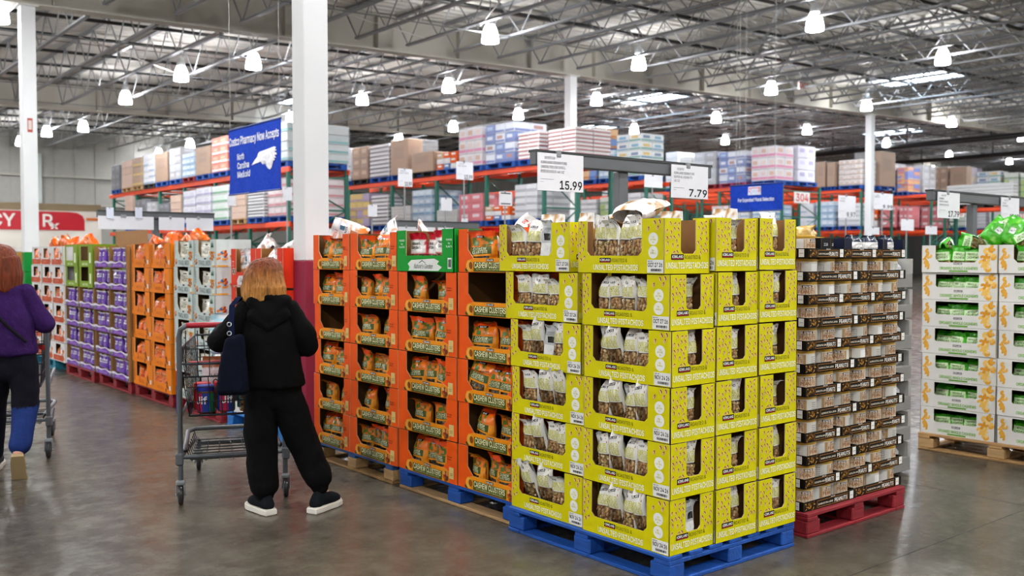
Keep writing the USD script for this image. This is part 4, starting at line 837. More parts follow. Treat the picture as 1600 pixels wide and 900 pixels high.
for c in range(3):
    for r in range(6):
        z = .141 + (5 - r) * .266; M = W_(3.5 + R.uniform(-.01, .01), 15.75 - c * .6, z, tilt=R.uniform(-.5, .5)); where = f'{ORD[r]} from the top, {ORD[c]} column from the greens'
        inst(HC_, 'crisp_carton', f'white and rust crisp carton, {where}', 'carton', M, 'crisp cartons'); inst(R.choice(GB), 'crisp_bag', f'orange bag in crisp carton {where}', 'bag', M @ Tm((.235, .058, .01), rz=R.uniform(-15, 15), s=(1.0, .9, .74 if r else .95)), 'orange bags in the crisp cartons')
for k in range(6): inst(GB[k % 2], 'crisp_bag', f'loose orange bag, {ORD[k]} from the greens, on the crisp cartons', 'bag', Tm((3.75 + .06 * (k % 2), 15.6 - k * .27, 1.69), rz=-90 + 20 * (k % 3), ry=[65, -60, 50][k % 3], s=.9))
for c in range(2):
    for r in range(5):
        z = .141 + (4 - r) * .305; M = W_(3.48 + R.uniform(-.01, .01), 17.35 - c * .62, z, tilt=R.uniform(-.5, .5)); where = f'{ORD[r]} from the top, {"pharmacy side" if c == 0 else "crisps side"}'
        inst(EC, 'green_carton', f'green display carton, {where}', 'carton', M, 'green display cartons')
        if r: inst(GREENBAG, 'green_bag', f'green bag in green carton {where}', 'bag', M @ Tm((.27, .12, .01), rz=R.uniform(-20, 20), s=(1.1, .9, .95)), 'bags in green cartons')
pallet(W_(3.5, 17.4, 0), 1.26, 1.0, 'teal', 'teal pallet under the green cartons')


# ================================================================== overhead display bars with price signs
def bar_stand(x0, x1, Y, z, xp, label, extra=()):
    T = thing('sign_stand', label, 'sign stand', Tm((xp, Y, 0)))
    part(T, 'cross_bar', MB().box((x0 - xp, -.03, z - .09), (x1 - xp, .03, z), '#5d6063', .006).box((x0 - xp - .002, -.036, z - .012), (x1 - xp, .036, z + .004), '#2c2d2f'), PAINT)
    part(T, 'post', MB().box((-.045, .0, .0), (.045, .06, z - .09), '#606366', .006), PAINT); part(T, 'foot_plate', MB().box((-.15, -.1, 0), (.15, .2, .012), '#55585a', .004), PAINT)
def price(x, Y, z, w, h, price_, lines, label, col='#e9e9ee', ink='#1d1d1f'):
    """white card with its upper edge at z, front to -Y"""
    T = thing('price_sign', label, 'price sign', Tm((x, Y, z)))
    part(T, 'card', MB().box((0, -.003, -h), (w, .003, 0), col), PLAST); part(T, 'clip', MB().box((w * .4, -.008, -.02), (w * .5, .012, .02), '#8a8c90', .003), PAINT)
    M = frame((0, -.003, -h), (1, 0, 0), (0, 0, 1), (0, -1, 0)); mb = MB()
    if price_: mb.text(price_, w - .012, .014, h * .22, ink, M, w=w * .5, al='r', bold=True)
    for k, s in enumerate(lines): mb.text(s, w * (.14 if k == 0 else .06), h * (.84 - .12 * k), h * .068, '#4a4a52', M, w=min(w * .86, len(s) * h * .052))
    if lines: mb.rect(w * .05, h * .3, w * .34, h * .31, '#9a9aa2', M); mb.rect(w * .05, h * .23, w * .12, h * .24, '#9a9aa2', M)
    if mb.n: part(T, 'lettering', mb, PLAST)
def pxz(px, py, Y): q = atY(px, py, Y); return q
# above the pistachios
Y = 4.52; a, b, c = atY(832, 240, Y), atY(1107, 262, Y), atY(975, 251, Y)
bar_stand(a[0], b[0], Y, 2.25, c[0], 'grey steel T stand with cross bar behind the yellow pistachio stack')
for p0, p1, py, pr, ln, lb in ((840, 911, 299, '15.99', ['1792518', 'KIRKLAND SIGNATURE', 'UNSALTED IN SHELL', 'PISTACHIOS 48 OZ'], 'white price card reading 15.99 above the yellow cartons'), (1049, 1106, 310, '7.79', ['222690', 'KIRKLAND SIGNATURE', 'SUPER XL PEANUTS', '40 OZ'], 'white price card reading 7.79 above the peanuts')):
    q0, q1 = atY(p0, 250, Y - .045), atY(p1, 250, Y - .045); zb = atY((p0 + p1) / 2, py, Y - .045)[2]
    price(q0[0], Y - .045, 2.235, q1[0] - q0[0], 2.235 - zb, pr, ln, lb)
# above the cashews
Y = 4.1; a, c = atY(1452, 300, Y), atY(1524, 310, Y)
bar_stand(a[0], a[0] + 2.6, Y, 2.16, c[0], 'grey steel T stand with cross bar above the white cashew cartons')
for p0, p1, py, pr, ln, lb in ((1465, 1499, 341, '17.79', ['1601705', 'ORGANIC', 'WHOLE CASHEWS', 'UNSALTED 40 OZ'], 'price card 17.79 at the aisle side of the bar'), (1564, 1592, 345, '17.99', ['1601705', 'ORGANIC', 'MIXED NUTS'], 'price card 17.99 past the post of the bar')):
    q0, q1 = atY(p0, 320, Y - .045), atY(p1, 320, Y - .045); zb = atY((p0 + p1) / 2, py, Y - .045)[2]
    price(q0[0], Y - .045, 2.145, q1[0] - q0[0], 2.145 - zb, pr, ln, lb + ' above the cashews')
# above the pretzels / purple, and further back
Y = 12.9; a, b, c = atY(151, 331, Y), atY(334, 338, Y), atY(244, 335, Y)
bar_stand(a[0], b[0], Y, a[2] + .02, c[0], 'grey steel T stand above the purple display')
for k, (p0, p1) in enumerate(((153, 240), (248, 288), (291, 333))):
    q0, q1 = atY(p0, 340, Y - .05), atY(p1, 340, Y - .05); price(q0[0], Y - .05, a[2] - .05, q1[0] - q0[0], .17, '', [], f'blank backed white card, {ORD[k]} along the grey bar above the purple display', '#dcdde2')
for k, p in enumerate((170, 215)): q0 = atY(p - 4, 324, Y - .06); price(q0[0], Y - .06, q0[2], .09, .14, '', [], f'small pale tag, {ORD[k]} on the grey bar above the purple display', '#d5dbea')
Y = 10.6; a, b, c = atY(621, 347, Y), atY(747, 352, Y), atY(690, 352, Y)
bar_stand(a[0], b[0], Y, a[2] + .02, c[0], 'grey steel T stand behind the orange cartons')
for k, (p0, p1) in enumerate(((622, 650), (653, 680), (684, 708))): q0, q1 = atY(p0, 360, Y - .05), atY(p1, 360, Y - .05); price(q0[0], Y - .05, a[2] - .06, q1[0] - q0[0], .2, '', [], f'white card, {ORD[k]} along the bar behind the orange cartons', '#dcdde2')
# price cards on thin poles further down the hall
def pole_card(p0, p1, y0, y1, Y, pr, ln, lb, col='#e4e5ec', ink='#2a2a2e'):
    q0, q1, qb = atY(p0, y0, Y), atY(p1, y0, Y), atY(p0, y1, Y)
    T = thing('card_pole', 'pole of the ' + lb.replace(', ', ' '), 'pole', Tm(((q0[0] + q1[0]) / 2, Y + .02, 0))); part(T, 'pole', MB().path([(0, 0, 0), (0, 0, q0[2] + .02)], .012, '#9a9c9e', 6), PAINT); part(T, 'base', MB().lathe([(0, 0), (.14, 0), (.14, .012), (.02, .02), (0, .02)], '#77797b', 12), PAINT)
    price(q0[0], Y, q0[2], q1[0] - q0[0], q0[2] - qb[2], pr, ln, lb, col, ink)
for args in ((622, 644, 263, 291, 13, '10.99', ['1204417', 'VARIETY PACK'], 'price card 10.99 nearer the white post, before the second rack'), (713, 739, 252, 280, 12.6, '13.99', ['1330052', 'TRAIL SNACKS'], 'price card 13.99 in front of the pink packs, second rack'),
             (575, 589, 320, 338, 13.2, '', [], 'blank white card under the yellow load'), (689, 706, 309, 329, 12.2, '', [], 'blank white card beside the red load'), (1310, 1337, 305, 340, 9.5, '9.97', ['1455210', 'CRACKERS'], 'price card 9.97 just past the 304 sign'),
             (1365, 1395, 301, 326, 9.2, '9.99', ['1620011', 'GRANOLA BARS'], 'price card 9.99 covering the red 306'), (355, 368, 302, 321, 14.5, '', ['882'], 'small pale tag under the blue pharmacy banner'), (442, 456, 292, 313, 15, '', ['884'], 'small pale tag beside the white post'),
             (1408, 1428, 342, 360, 8.6, '', ['14'], 'small white tag over the peanut stack'), (1446, 1464, 353, 366, 8, '', [], 'small white tag at the cashew corner'), (1007, 1035, 272, 292, 8.4, '', [], 'blank pale card between the price cards'), (652, 662, 344, 355, 11, '', [], 'tiny pale tag over the bar behind the orange cartons'), (721, 731, 341, 354, 11.2, '', [], 'tiny pale tag above the green carton'), (1356, 1374, 355, 366, 9.8, '', [], 'small white tag behind the peanut stack')): pole_card(*args)
T = None
q0, q1, qb = atY(780, 299, 12), atY(800, 299, 12), atY(780, 321, 12); price(q0[0], 12, q0[2], q1[0] - q0[0], q0[2] - qb[2], '', [], 'white card with two black stripes before the racks')
mb = MB(); w, h = q1[0] - q0[0], q0[2] - qb[2]; M = frame((0, -.003, -h), (1, 0, 0), (0, 0, 1), (0, -1, 0)); mb.rect(.03, h * .84, w - .03, h * .92, '#222222', M).rect(.03, h * .1, w - .03, h * .18, '#222222', M)
last = [k for k in _used if k == '/World/price_sign'][0]; part(f'/World/price_sign_{_used[last] - 1:03d}', 'stripes', mb, PLAST)
T = thing('card_pole', 'thin steel pole holding the card with two black stripes', 'pole', Tm((q0[0] + w / 2, 12.02, 0))); part(T, 'pole', MB().path([(0, 0, 0), (0, 0, q0[2])], .012, '#9a9c9e', 6), PAINT)

# banners facing the aisle, hung from cords
def banner(x, ya, yb, zt, zb, name, label, draw, cords):
    T = thing(name, label, 'banner', W_(x, ya, zb)); w, h = ya - yb, zt - zb
    n, m = 26, 12; A, B = np.meshgrid(np.linspace(0, 1, n + 1), np.linspace(0, 1, m + 1), indexing='ij')
    fy = lambda a, b: .012 * np.sin(a * 9 + b * 3) * (1.1 - b) + .008 * np.sin(a * 23 + b * 5) * (1 - b)
    P = np.stack([A * w, fy(A, B), B * h], -1).reshape(-1, 3); f = [[i * (m + 1) + j, (i + 1) * (m + 1) + j, (i + 1) * (m + 1) + j + 1] for i in range(n) for j in range(m)] + [[i * (m + 1) + j, (i + 1) * (m + 1) + j + 1, i * (m + 1) + j + 1] for i in range(n) for j in range(m)]
    mb = MB().raw(P, f, '#1c3fae', True); mb.raw(P + [0, .003, 0], [q[::-1] for q in f], '#1c3fae', True); part(T, 'cloth', mb, CLOTH)
    mb = MB(); draw(mb, w, h, lambda q: np.stack([q[:, 0], fy(q[:, 0] / w, q[:, 1] / h) - .004 - q[:, 2], q[:, 1]], -1)); part(T, 'print', mb, CLOTH)
    part(T, 'hem_rod', MB().path([(0, 0, h), (w, 0, h)], .012, '#223a80', 6).path([(0, 0, 0), (w, 0, 0)], .012, '#223a80', 6), PAINT)
    mb = MB()
    for a in cords: mb.path([(a * w, 0, h), (a * w, 0, GIRD(x) + .1 - zb)], .0035, '#a9a9a2', 4)
    part(T, 'cord', mb, PAINT)
NC = [(0, 0), (.12, .22), (.2, .3), (.26, .46), (.3, .5), (.62, .56), (.9, .6), (.97, .56), (.93, .49), (1.0, .44), (.9, .40), (.99, .33), (1., .26), (.9, .26), (.97, .14), (.88, .16), (.92, .06), (.84, .06), (.74, -.2), (.68, -.27), (.6, -.2), (.52, .0), (.42, -.02), (.36, .1), (.24, .07), (.12, .05)]
def d1(mb, w, h, fn):
    mb.text('Costco Pharmacy Now Accepts', w * .02, h * .75, h * .12, '#e9edf8', None, w=w * .95, fn=fn, bold=True)
    for k, s in enumerate(('North', 'Carolina', 'Medicaid')): mb.text(s, w * .18, h * (.52 - .135 * k), h * .09, '#e4e9f6', None, w=w * [.15, .25, .27][k], fn=fn, bold=True)
    P = Polygon([(w * (.47 + .47 * x), h * (.4 + .36 * y)) for x, y in NC]).buffer(0)
    for g in getattr(P, 'geoms', [P]):
        v, f = trimesh.creation.triangulate_polygon(g.segmentize(w * .05), engine='earcut'); f = np.array(f); v = np.c_[v, np.zeros(len(v))]
        c = np.cross(v[f[:, 1]] - v[f[:, 0]], v[f[:, 2]] - v[f[:, 0]])[:, 2] < 0; f[c] = f[c][:, ::-1]; mb.raw(fn(v + [0, 0, .003]), f, '#e9ebf0')
    mb.text('NC', w * .72, h * .38, h * .06, '#9aa0b4', None, al='c', fn=lambda q: fn(q + [0, 0, .005]))
banner(5.5, 13.13, 11.46, 3.37, 2.46, 'pharmacy_banner', 'blue hanging cloth banner with a white state map and pharmacy lettering', d1, (.03, .97))
def d2(mb, w, h, fn):
    A = np.array([[w * .36, h * .6, .002], [w * .6, h * .6, .002], [w * .6, h * .92, .002], [w * .36, h * .92, .002]]); mb.raw(fn(A), [[0, 1, 2], [0, 2, 3]], '#c9d0e4'); mb.text('COSTCO', w * .48, h * .72, h * .16, '#d8403a', None, w=w * .22, al='c', bold=True, fn=lambda q: fn(q + [0, 0, .004]))
    mb.text('For Expanded Floral Selection', w * .5, h * .36, h * .13, '#e4e8f4', None, w=w * .68, al='c', bold=True, fn=fn)
banner(12., 9.42, 8.46, 2.68, 2.28, 'floral_banner', 'small blue banner with red logo block hung above the yellow cartons', d2, (.12, .18, .3, .85))
# ================================================================== pallet racks and their loads
GRN, BEAM = '#1f6a58', '#ee4a12'
def rack(name, label, X, D, y0, y1, levels, step=2.65, px=()):
    """front plane at X facing -X, from y0 (near end) to y1"""
    T = thing(name, label, 'rack', Tm((X, y0, 0))); top = max(levels) - .02; ln = y1 - y0; y = 0.
    for yy in ([X / ratio(p) - y0 for p in px] or [min(a, ln) for a in np.arange(0, ln + step * .6, step)]):
        for x in (0, D - .09): part(T, 'upright', MB().box((x, yy - .045, 0), (x + .09, yy + .045, top), GRN, .008), PAINT)
        mb = MB(); n = 4
        for k in range(n): z0, z1 = .3 + k * (top - .5) / n, .3 + (k + 1) * (top - .5) / n; mb.path([(.05, yy, z0), (D - .05, yy, z1)] if k % 2 == 0 else [(D - .05, yy, z0), (.05, yy, z1)], .02, GRN, 4); mb.box((.05, yy - .02, z1 - .02), (D - .05, yy + .02, z1 + .02), GRN)
        part(T, 'brace', mb, PAINT)
    for z in levels:
        for x in (.0, D - .05): part(T, 'beam', MB().box((x - .004, -.02, z - .13), (x + .05, ln + .02, z), BEAM, .008), PAINT)
        for k in range(int(ln / 1.3)): part(T, 'cross_support', MB().box((.05, k * 1.3 + .3, z - .06), (D - .05, k * 1.3 + .36, z - .01), BEAM), PAINT)
    return T
_lk = {}
def load_kind(style):
    """unit load 1 wide (x, along the front) x 1 deep x 1 high"""
    if style in _lk: return _lk[style]
    nx, nz, cs, bandc, logo, wr = STY[style]; K = kind('load_' + style); rr = random.Random(style); ny = max(1, nx)
    for i in range(nx):
        for k in range(nz):
            for j in range(ny):
                if 0 < i < nx - 1 and 0 < j < ny - 1 and k < nz - 1: continue
                if j > 1: continue
                lo = np.array([i / nx, j * .5, k / nz]); hi = lo + [1 / nx - .012, .49, 1 / nz - .008]
                lo[:2] += rr.uniform(-.004, .004); c = rr.choice(cs); mb = MB().box(lo, hi, c, .012); w, d, h = hi - lo
                for M, ww in ((frame((lo[0], lo[1], lo[2]), (1, 0, 0), (0, 0, 1), (0, -1, 0)), w), (frame((hi[0], lo[1], lo[2]), (0, 1, 0), (0, 0, 1), (1, 0, 0)), d), (frame((lo[0], hi[1], lo[2]), (0, -1, 0), (0, 0, 1), (-1, 0, 0)), d)):
                    if bandc: mb.rect(.02 * ww, h * .12, ww * .98, h * .34, rr.choice(bandc), M, .003)
                    if logo: mb.rect(ww * .2, h * .45, ww * .78, h * .8, rr.choice(logo), M, .003)
                part(K, 'case', mb, CARD)
    if wr: part(K, 'stretch_wrap', MB().box((-.012, -.012, 0), (1.0, 1.01, 1.008), '#ffffff', .02), wrap)
    _lk[style] = K; return K
STY = {  # columns, rows, case colours, band colours, panel colours, wrapped
    'peach': (2, 4, ['#d9b49a', '#d2ac90'], None, None, 1), 'kraft': (1, 1, ['#a87b4c'], None, ['#9a6e42'], 1), 'kraftcases': (2, 3, ['#b08352', '#a87a4a', '#9c7044'], None, ['#c9a882'], 1), 'kraftyellow': (1, 3, ['#ab8050'], ['#d9b020'], None, 1),
    'whiteblue': (2, 5, ['#e2e4e8'], ['#6f9ac0', '#d8dce2'], None, 1), 'silver': (2, 4, ['#b9bcc0', '#c9cbd0', '#a9a6a8'], None, ['#d2d2d6'], 1), 'lightblue': (3, 4, ['#b4d0e6', '#c9dcea'], ['#4f94c4'], ['#e4ecf2'], 1), 'orange': (2, 4, ['#ee5a1a', '#f0682a'], ['#ecebe8'], ['#f4a27a'], 1),
    'teal': (2, 4, ['#d3d9d8', '#c2cccb'], ['#4fb0b4', '#d8dcdc'], None, 1), 'purple': (2, 4, ['#e2e2e8'], ['#7f76b4', '#a09ac4'], ['#d4d2e0'], 1), 'green': (1, 4, ['#e4e8e4'], ['#2f9a5a'], ['#cfe4d4'], 1), 'redwhite': (3, 4, ['#e6dada', '#e2d0d0'], ['#c9606a'], ['#ecdede'], 1),
    'stripes': (1, 8, ['#d9d9dc'], ['#2f3038', '#55565e'], None, 0), 'whitered': (2, 7, ['#e6e4e4'], ['#b8404a'], None, 0), 'whitebags': (1, 6, ['#e2e2e0', '#d6d6d6', '#ccccce'], None, None, 0), 'pink': (3, 3, ['#e8e2e4'], ['#e070a4'], ['#e0c4bc', '#d9a888', '#e8d2c8'], 1),
    'bluepacks': (3, 4, ['#e0e4ee', '#5a7ac4'], ['#3f5fb4'], ['#a8c4e4', '#e8ecf4', '#b06a5a'], 1), 'drums': (4, 5, ['#d9c8b8', '#7a94c4', '#e0b890'], ['#c98a5a', '#5a78b4'], None, 0), 'detergent': (2, 5, ['#e9ece9'], ['#3f8fb4', '#2f9a8a'], ['#4fa0c4', '#e0b83a', '#2f5f94'], 1),
    'red': (2, 3, ['#d8324a', '#e04a5a'], None, ['#f0d8dc', '#d8324a'], 1), 'yellow': (3, 4, ['#e4c44a', '#b4a0c4', '#dcb83a'], ['#a88ab4'], None, 1), 'dark': (2, 3, ['#3a3a42', '#4a4a54', '#55504e'], None, ['#77777f'], 1), 'candy': (3, 6, ['#3f62c4', '#e08a3a', '#c44a3a'], ['#e0c04a', '#3f62c4'], None, 1),
    'brownwhite': (4, 5, ['#e2dcd8'], ['#a8805c'], ['#c9a488', '#d9c4b4'], 1), 'lilac': (2, 3, ['#dcd8e4', '#e4e2ea'], None, ['#a89ac4', '#c4bcd8'], 1), 'greywhite': (2, 5, ['#e0e0e2', '#d4d4d8'], ['#9a9aa2'], None, 1), 'lime': (3, 4, ['#9ab83a', '#e0d04a', '#d8dcd0'], ['#4f8a3a'], None, 1), 'mixed': (3, 3, ['#c9a888', '#5a7ab4', '#e0622a', '#d8d8dc'], None, ['#e8e4e0'], 0)}
DESC = dict(peach='peach cartons', kraft='plain kraft box', kraftcases='stacked kraft cartons', kraftyellow='yellow strapped kraft cartons', whiteblue='white blue-banded cases', silver='silver wrapped goods', lightblue='light blue packs', orange='orange and white cases', teal='teal and grey cases', purple='purple-banded white cases', green='green-banded cartons',
            redwhite='red and white packs', stripes='black striped trays', whitered='white trays with red bands', whitebags='flat white sacks', pink='pink-banded white packs', bluepacks='blue and white packs', drums='patterned drums', detergent='white detergent cartons', red='red cartons', yellow='yellow and mauve packs', dark='dark cases', candy='multicoloured sweet packs', brownwhite='brown and white jars',
            lilac='lilac packs', greywhite='grey and white cases', lime='lime and yellow packs', mixed='mixed small cartons')
RN = {}
def load(X, x0, x1, ytop, zb, style, where, n, depth=1.05, palc='blue'):
    ya, yb = X / ratio(x0), X / ratio(x1)                       # far and near ends along the rack
    q = atX((x0 + x1) / 2, ytop, X); h = max(.3, q[2] - zb - .142); w = ya - yb - .06
    tag_ = f'{where}, {ORD[n]} from aisle end'.replace(' of the ', ' of ')
    sx = w / 1.2
    pallet(W_(X - .06, ya - .03, zb + .001, (sx, 1, 1)), 1.2, 1.0, palc, f'{palc} pallet on {tag_}', 'pallets up in the racks')
    inst(load_kind(style), 'pallet_load', f'{DESC[style]} on {tag_}', 'pallet load', W_(X - .05, ya - .03, zb + .142, (w, depth, h)), 'pallet loads in the racks')
def shelf(X, zb, where, rows, depth=1.05):
    rows = sorted(rows, key=lambda r: -r[1])
    for n, r in enumerate(rows): load(X, r[0], r[1], r[2], zb, r[3], where, n, depth, r[4] if len(r) > 4 else 'blue')
# R1
rack('pallet_rack', 'orange and green pallet rack behind the pharmacy banner', 10.6, 1.7, 21.7, 36.0, (2.45, 3.79), px=(449, 388.8, 335.8, 288, 249.6, 213.6, 177.5))
shelf(10.6, 3.79, 'upper shelf of the first rack', [(178, 192, 258, 'dark'), (194, 210, 251, 'peach', 'wood'), (211, 226, 246, 'kraftyellow', 'wood'), (228, 246, 240, 'whiteblue', 'black'), (247, 267, 238, 'kraft'), (269, 288, 231, 'silver'), (289, 309, 239, 'lightblue', 'red'), (310, 333, 229, 'kraft'), (335, 360, 214, 'orange'), (363, 395, 214, 'silver')])
q = 10.6 / ratio(449); inst(load_kind('teal'), 'pallet_load', 'teal and grey cases at the aisle end of the first rack, upper shelf', 'pallet load', W_(10.6, q + 1.25, 3.94, (1.35, 1.7, .95)), 'pallet loads in the racks'); pallet(W_(10.6, q + 1.25, 3.791, (1.1, 1.65, 1)), 1.2, 1.0, 'blue', 'blue pallet under the teal cases ending the first rack')
shelf(10.6, 2.45, 'lower shelf of the first rack', [(199, 211, 306, 'peach'), (216, 232, 312, 'dark'), (233, 248, 316, 'silver'), (252, 269, 318, 'dark'), (270, 287, 305, 'peach'), (290, 309, 298, 'purple'), (310, 333, 293, 'purple'), (335, 361, 290, 'green'), (363, 388, 302, 'peach', 'wood'), (390, 417, 300, 'stripes')])
inst(load_kind('redwhite'), 'pallet_load', 'red and white packs at the aisle end of the first rack, lower shelf', 'pallet load', W_(10.66, q + 1.2, 2.6, (1.2, 1.55, .95)), 'pallet loads in the racks'); pallet(W_(10.66, q + 1.2, 2.451, (1, 1.55, 1)), 1.2, 1.0, 'blue', 'blue pallet under the red packs ending the first rack')
# R2
rack('pallet_rack', 'orange and green pallet rack above the orange cartons', 15., 1.2, 17.1, 27.2, (2.36, 3.79), px=(848, 758.5, 681, 611.5, 546))
shelf(15., 3.79, 'upper shelf of the second rack', [(543, 552, 232, 'whiteblue'), (553, 579, 230, 'kraftcases', 'black'), (580, 612, 226, 'stripes'), (613, 641, 218, 'kraft'), (645, 681, 238, 'kraft', 'black'), (684, 718, 238, 'mixed'), (719, 757, 200, 'pink'), (760, 808, 193, 'bluepacks'), (811, 846, 206, 'whitered')])
shelf(15., 2.36, 'lower shelf of the second rack', [(549, 580, 303, 'yellow'), (582, 610, 305, 'stripes'), (613, 645, 322, 'whitebags'), (646, 678, 297, 'lightblue'), (684, 717, 328, 'whitebags'), (719, 757, 303, 'red'), (759, 800, 322, 'mixed'), (806, 843, 288, 'greywhite')])
inst(load_kind('whitered'), 'pallet_load', 'white trays with red bands at the aisle end of the second rack', 'pallet load', Tm((15.0, 16.16, 3.94), s=(1.15, .95, .62)), 'pallet loads in the racks')
pallet(Tm((15.0, 16.14, 3.791)), 1.2, 1.1, 'blue', 'blue pallet under the white trays ending the second rack')
part('/World/pallet_rack_001', 'end_shelf', MB().box((0, -1.0, 3.66), (.06, 0, 3.79), BEAM, .006).box((1.1, -1.0, 3.66), (1.16, 0, 3.79), BEAM, .006).box((0, -1.0, 3.66), (1.16, -.94, 3.79), BEAM, .006).box((0, -1.0, 0), (.09, -.91, 3.9), GRN, .006).box((1.08, -1.0, 0), (1.17, -.91, 3.9), GRN, .006), PAINT)
# R3
rack('pallet_rack', 'orange and green pallet rack behind the price card bar', 21., 1.2, 19.6, 31., (2.4, 3.85))
shelf(21., 3.85, 'upper shelf of the third rack', [(872, 888, 214, 'silver'), (890, 934, 201, 'drums'), (936, 962, 236, 'lightblue'), (964, 1004, 210, 'detergent')], 1.0)
shelf(21., 2.4, 'lower shelf of the third rack', [(880, 904, 312, 'dark'), (906, 934, 312, 'greywhite'), (938, 964, 308, 'lime'), (966, 1003, 302, 'greywhite')], 1.0)
# R4..R7
rack('pallet_rack', 'orange and green pallet rack ending at the 304 sign', 27.7, 2.3, 19.6, 34., (2.5, 4.05))
shelf(27.7, 4.05, 'upper shelf of the fourth rack', [(1040, 1060, 238, 'whiteblue'), (1062, 1082, 245, 'whitebags'), (1084, 1120, 238, 'silver', 'red'), (1123, 1165, 237, 'bluepacks', 'pink'), (1173, 1214, 229, 'pink')], 1.0)
q = 27.7 / ratio(1214); inst(load_kind('lilac'), 'pallet_load', 'lilac packs behind the pink packs on the fourth rack end', 'pallet load', Tm((28.85, q, 4.2), s=(1.05, 1.1, 1.25)), 'pallet loads in the racks'); pallet(Tm((28.8, q - .02, 4.051)), 1.2, 1.1, 'blue', 'blue pallet under the lilac packs')
shelf(27.7, 2.5, 'lower shelf of the fourth rack', [(1112, 1140, 322, 'redwhite'), (1143, 1172, 318, 'whiteblue'), (1175, 1212, 320, 'lightblue')], 1.0)
rack('pallet_rack', 'orange and green pallet rack right of the 304 sign', 33.2, 2.3, 19.95, 33.2, (2.6, 4.15))
shelf(33.2, 4.15, 'upper shelf of the fifth rack', [(1250, 1270, 254, 'dark'), (1273, 1290, 253, 'kraft'), (1291, 1305, 254, 'kraft'), (1309, 1347, 250, 'brownwhite')], 1.0)
q = 33.2 / ratio(1347); inst(load_kind('kraft'), 'pallet_load', 'plain kraft box behind the jars on the fifth rack end', 'pallet load', Tm((34.4, q, 4.3), s=(1.1, 1.1, 1.35)), 'pallet loads in the racks'); pallet(Tm((34.35, q - .02, 4.151)), 1.2, 1.1, 'blue', 'blue pallet under the kraft box ending the fifth rack')
shelf(33.2, 2.6, 'lower shelf of the fifth rack', [(1250, 1272, 318, 'whiteblue'), (1274, 1304, 315, 'lightblue'), (1309, 1345, 318, 'greywhite')], 1.0)
rack('pallet_rack', 'orange and green pallet rack with the red cartons', 39., 2.3, 20.2, 38., (2.7, 4.2))
shelf(39., 4.2, 'upper shelf of the sixth rack', [(1354, 1370, 258, 'kraft'), (1376, 1397, 256, 'silver'), (1400, 1419, 262, 'candy')], 1.0)
q = 39. / ratio(1419); inst(load_kind('silver'), 'pallet_load', 'silver goods behind the sweets on the sixth rack end', 'pallet load', Tm((40.15, q, 4.35), s=(1.1, 1.1, 1.2)), 'pallet loads in the racks'); pallet(Tm((40.1, q - .02, 4.201)), 1.2, 1.1, 'blue', 'blue pallet under the silver goods ending the sixth rack')
shelf(39., 2.7, 'lower shelf of the sixth rack', [(1354, 1372, 322, 'mixed'), (1375, 1402, 322, 'red', 'red'), (1404, 1419, 323, 'red', 'red')], 1.0)
rack('pallet_rack', 'pallet rack behind the cashew bar, holding kraft cartons and red cartons', 44.6, 2.3, 20.2, 38., (2.8, 4.3))
shelf(44.6, 4.3, 'upper shelf of the seventh rack', [(1422, 1438, 270, 'silver'), (1440, 1452, 266, 'dark'), (1454, 1480, 262, 'kraftcases'), (1482, 1510, 261, 'kraft')], 1.0)
shelf(44.6, 2.8, 'lower shelf of the seventh rack', [(1422, 1436, 322, 'red', 'red'), (1438, 1466, 323, 'red', 'red'), (1482, 1510, 325, 'green')], 1.0)
rack('pallet_rack', 'last pallet rack, behind the far end of the cashew bar', 51., 2.3, 21.5, 38., (2.9, 4.3))
shelf(51., 4.3, 'upper shelf of the eighth rack', [(1500, 1520, 263, 'yellow'), (1524, 1562, 268, 'detergent'), (1566, 1590, 270, 'lime'), (1592, 1612, 270, 'lime')], 1.0)
shelf(51., 2.9, 'lower shelf of the eighth rack', [(1515, 1540, 330, 'greywhite'), (1544, 1575, 328, 'whitebags')], 1.0)
rack('pallet_rack', 'short orange and green pallet rack under the white sacks', 36.4, .9, 15.6, 18.4, (3.4,), 2.7)
inst(load_kind('whitebags'), 'pallet_load', 'flat white sacks on the short rack above the peanuts', 'pallet load', W_(36.35, 18.2, 3.55, (2.5, .9, .75)), 'pallet loads in the racks'); pallet(W_(36.4, 18.2, 3.401, (2.1, .85, 1)), 1.2, 1.0, 'black', 'black pallet under the flat white sacks')
# rack-end number signs
for k, (t, px, py, Y, fw_) in enumerate((('304', 1253, 309, 19.4, .9), ('306', 1381, 320, 19.4, 1.1), ('308', 1495, 332, 20.04, 1.3), ('310', 1597, 337, 21.34, 1.4))):
    q = atY(px, py, Y); T = thing('aisle_sign', ['white sign with red 304 beside the floral banner', 'white sign with red 306 half covered by a price card', 'white sign with red 308 behind the bar over the cashews', 'white sign with red 310 cut by the frame edge'][k], 'sign', Tm((q[0], Y, q[2])))
    part(T, 'board', MB().box((-fw_ / 2, -.01, -.19), (fw_ / 2, .01, .19), '#ecebe8', .004), PLAST); part(T, 'lettering', MB().text(t, 0, -.12, .25, '#d8262a', frame((0, -.012, 0), (1, 0, 0), (0, 0, 1), (0, -1, 0)), w=fw_ * .8, al='c', bold=True), PLAST)
    part(T, 'bracket', MB().box((-.03, .01, -.05), (.03, .16, .05), '#999999'), PAINT)

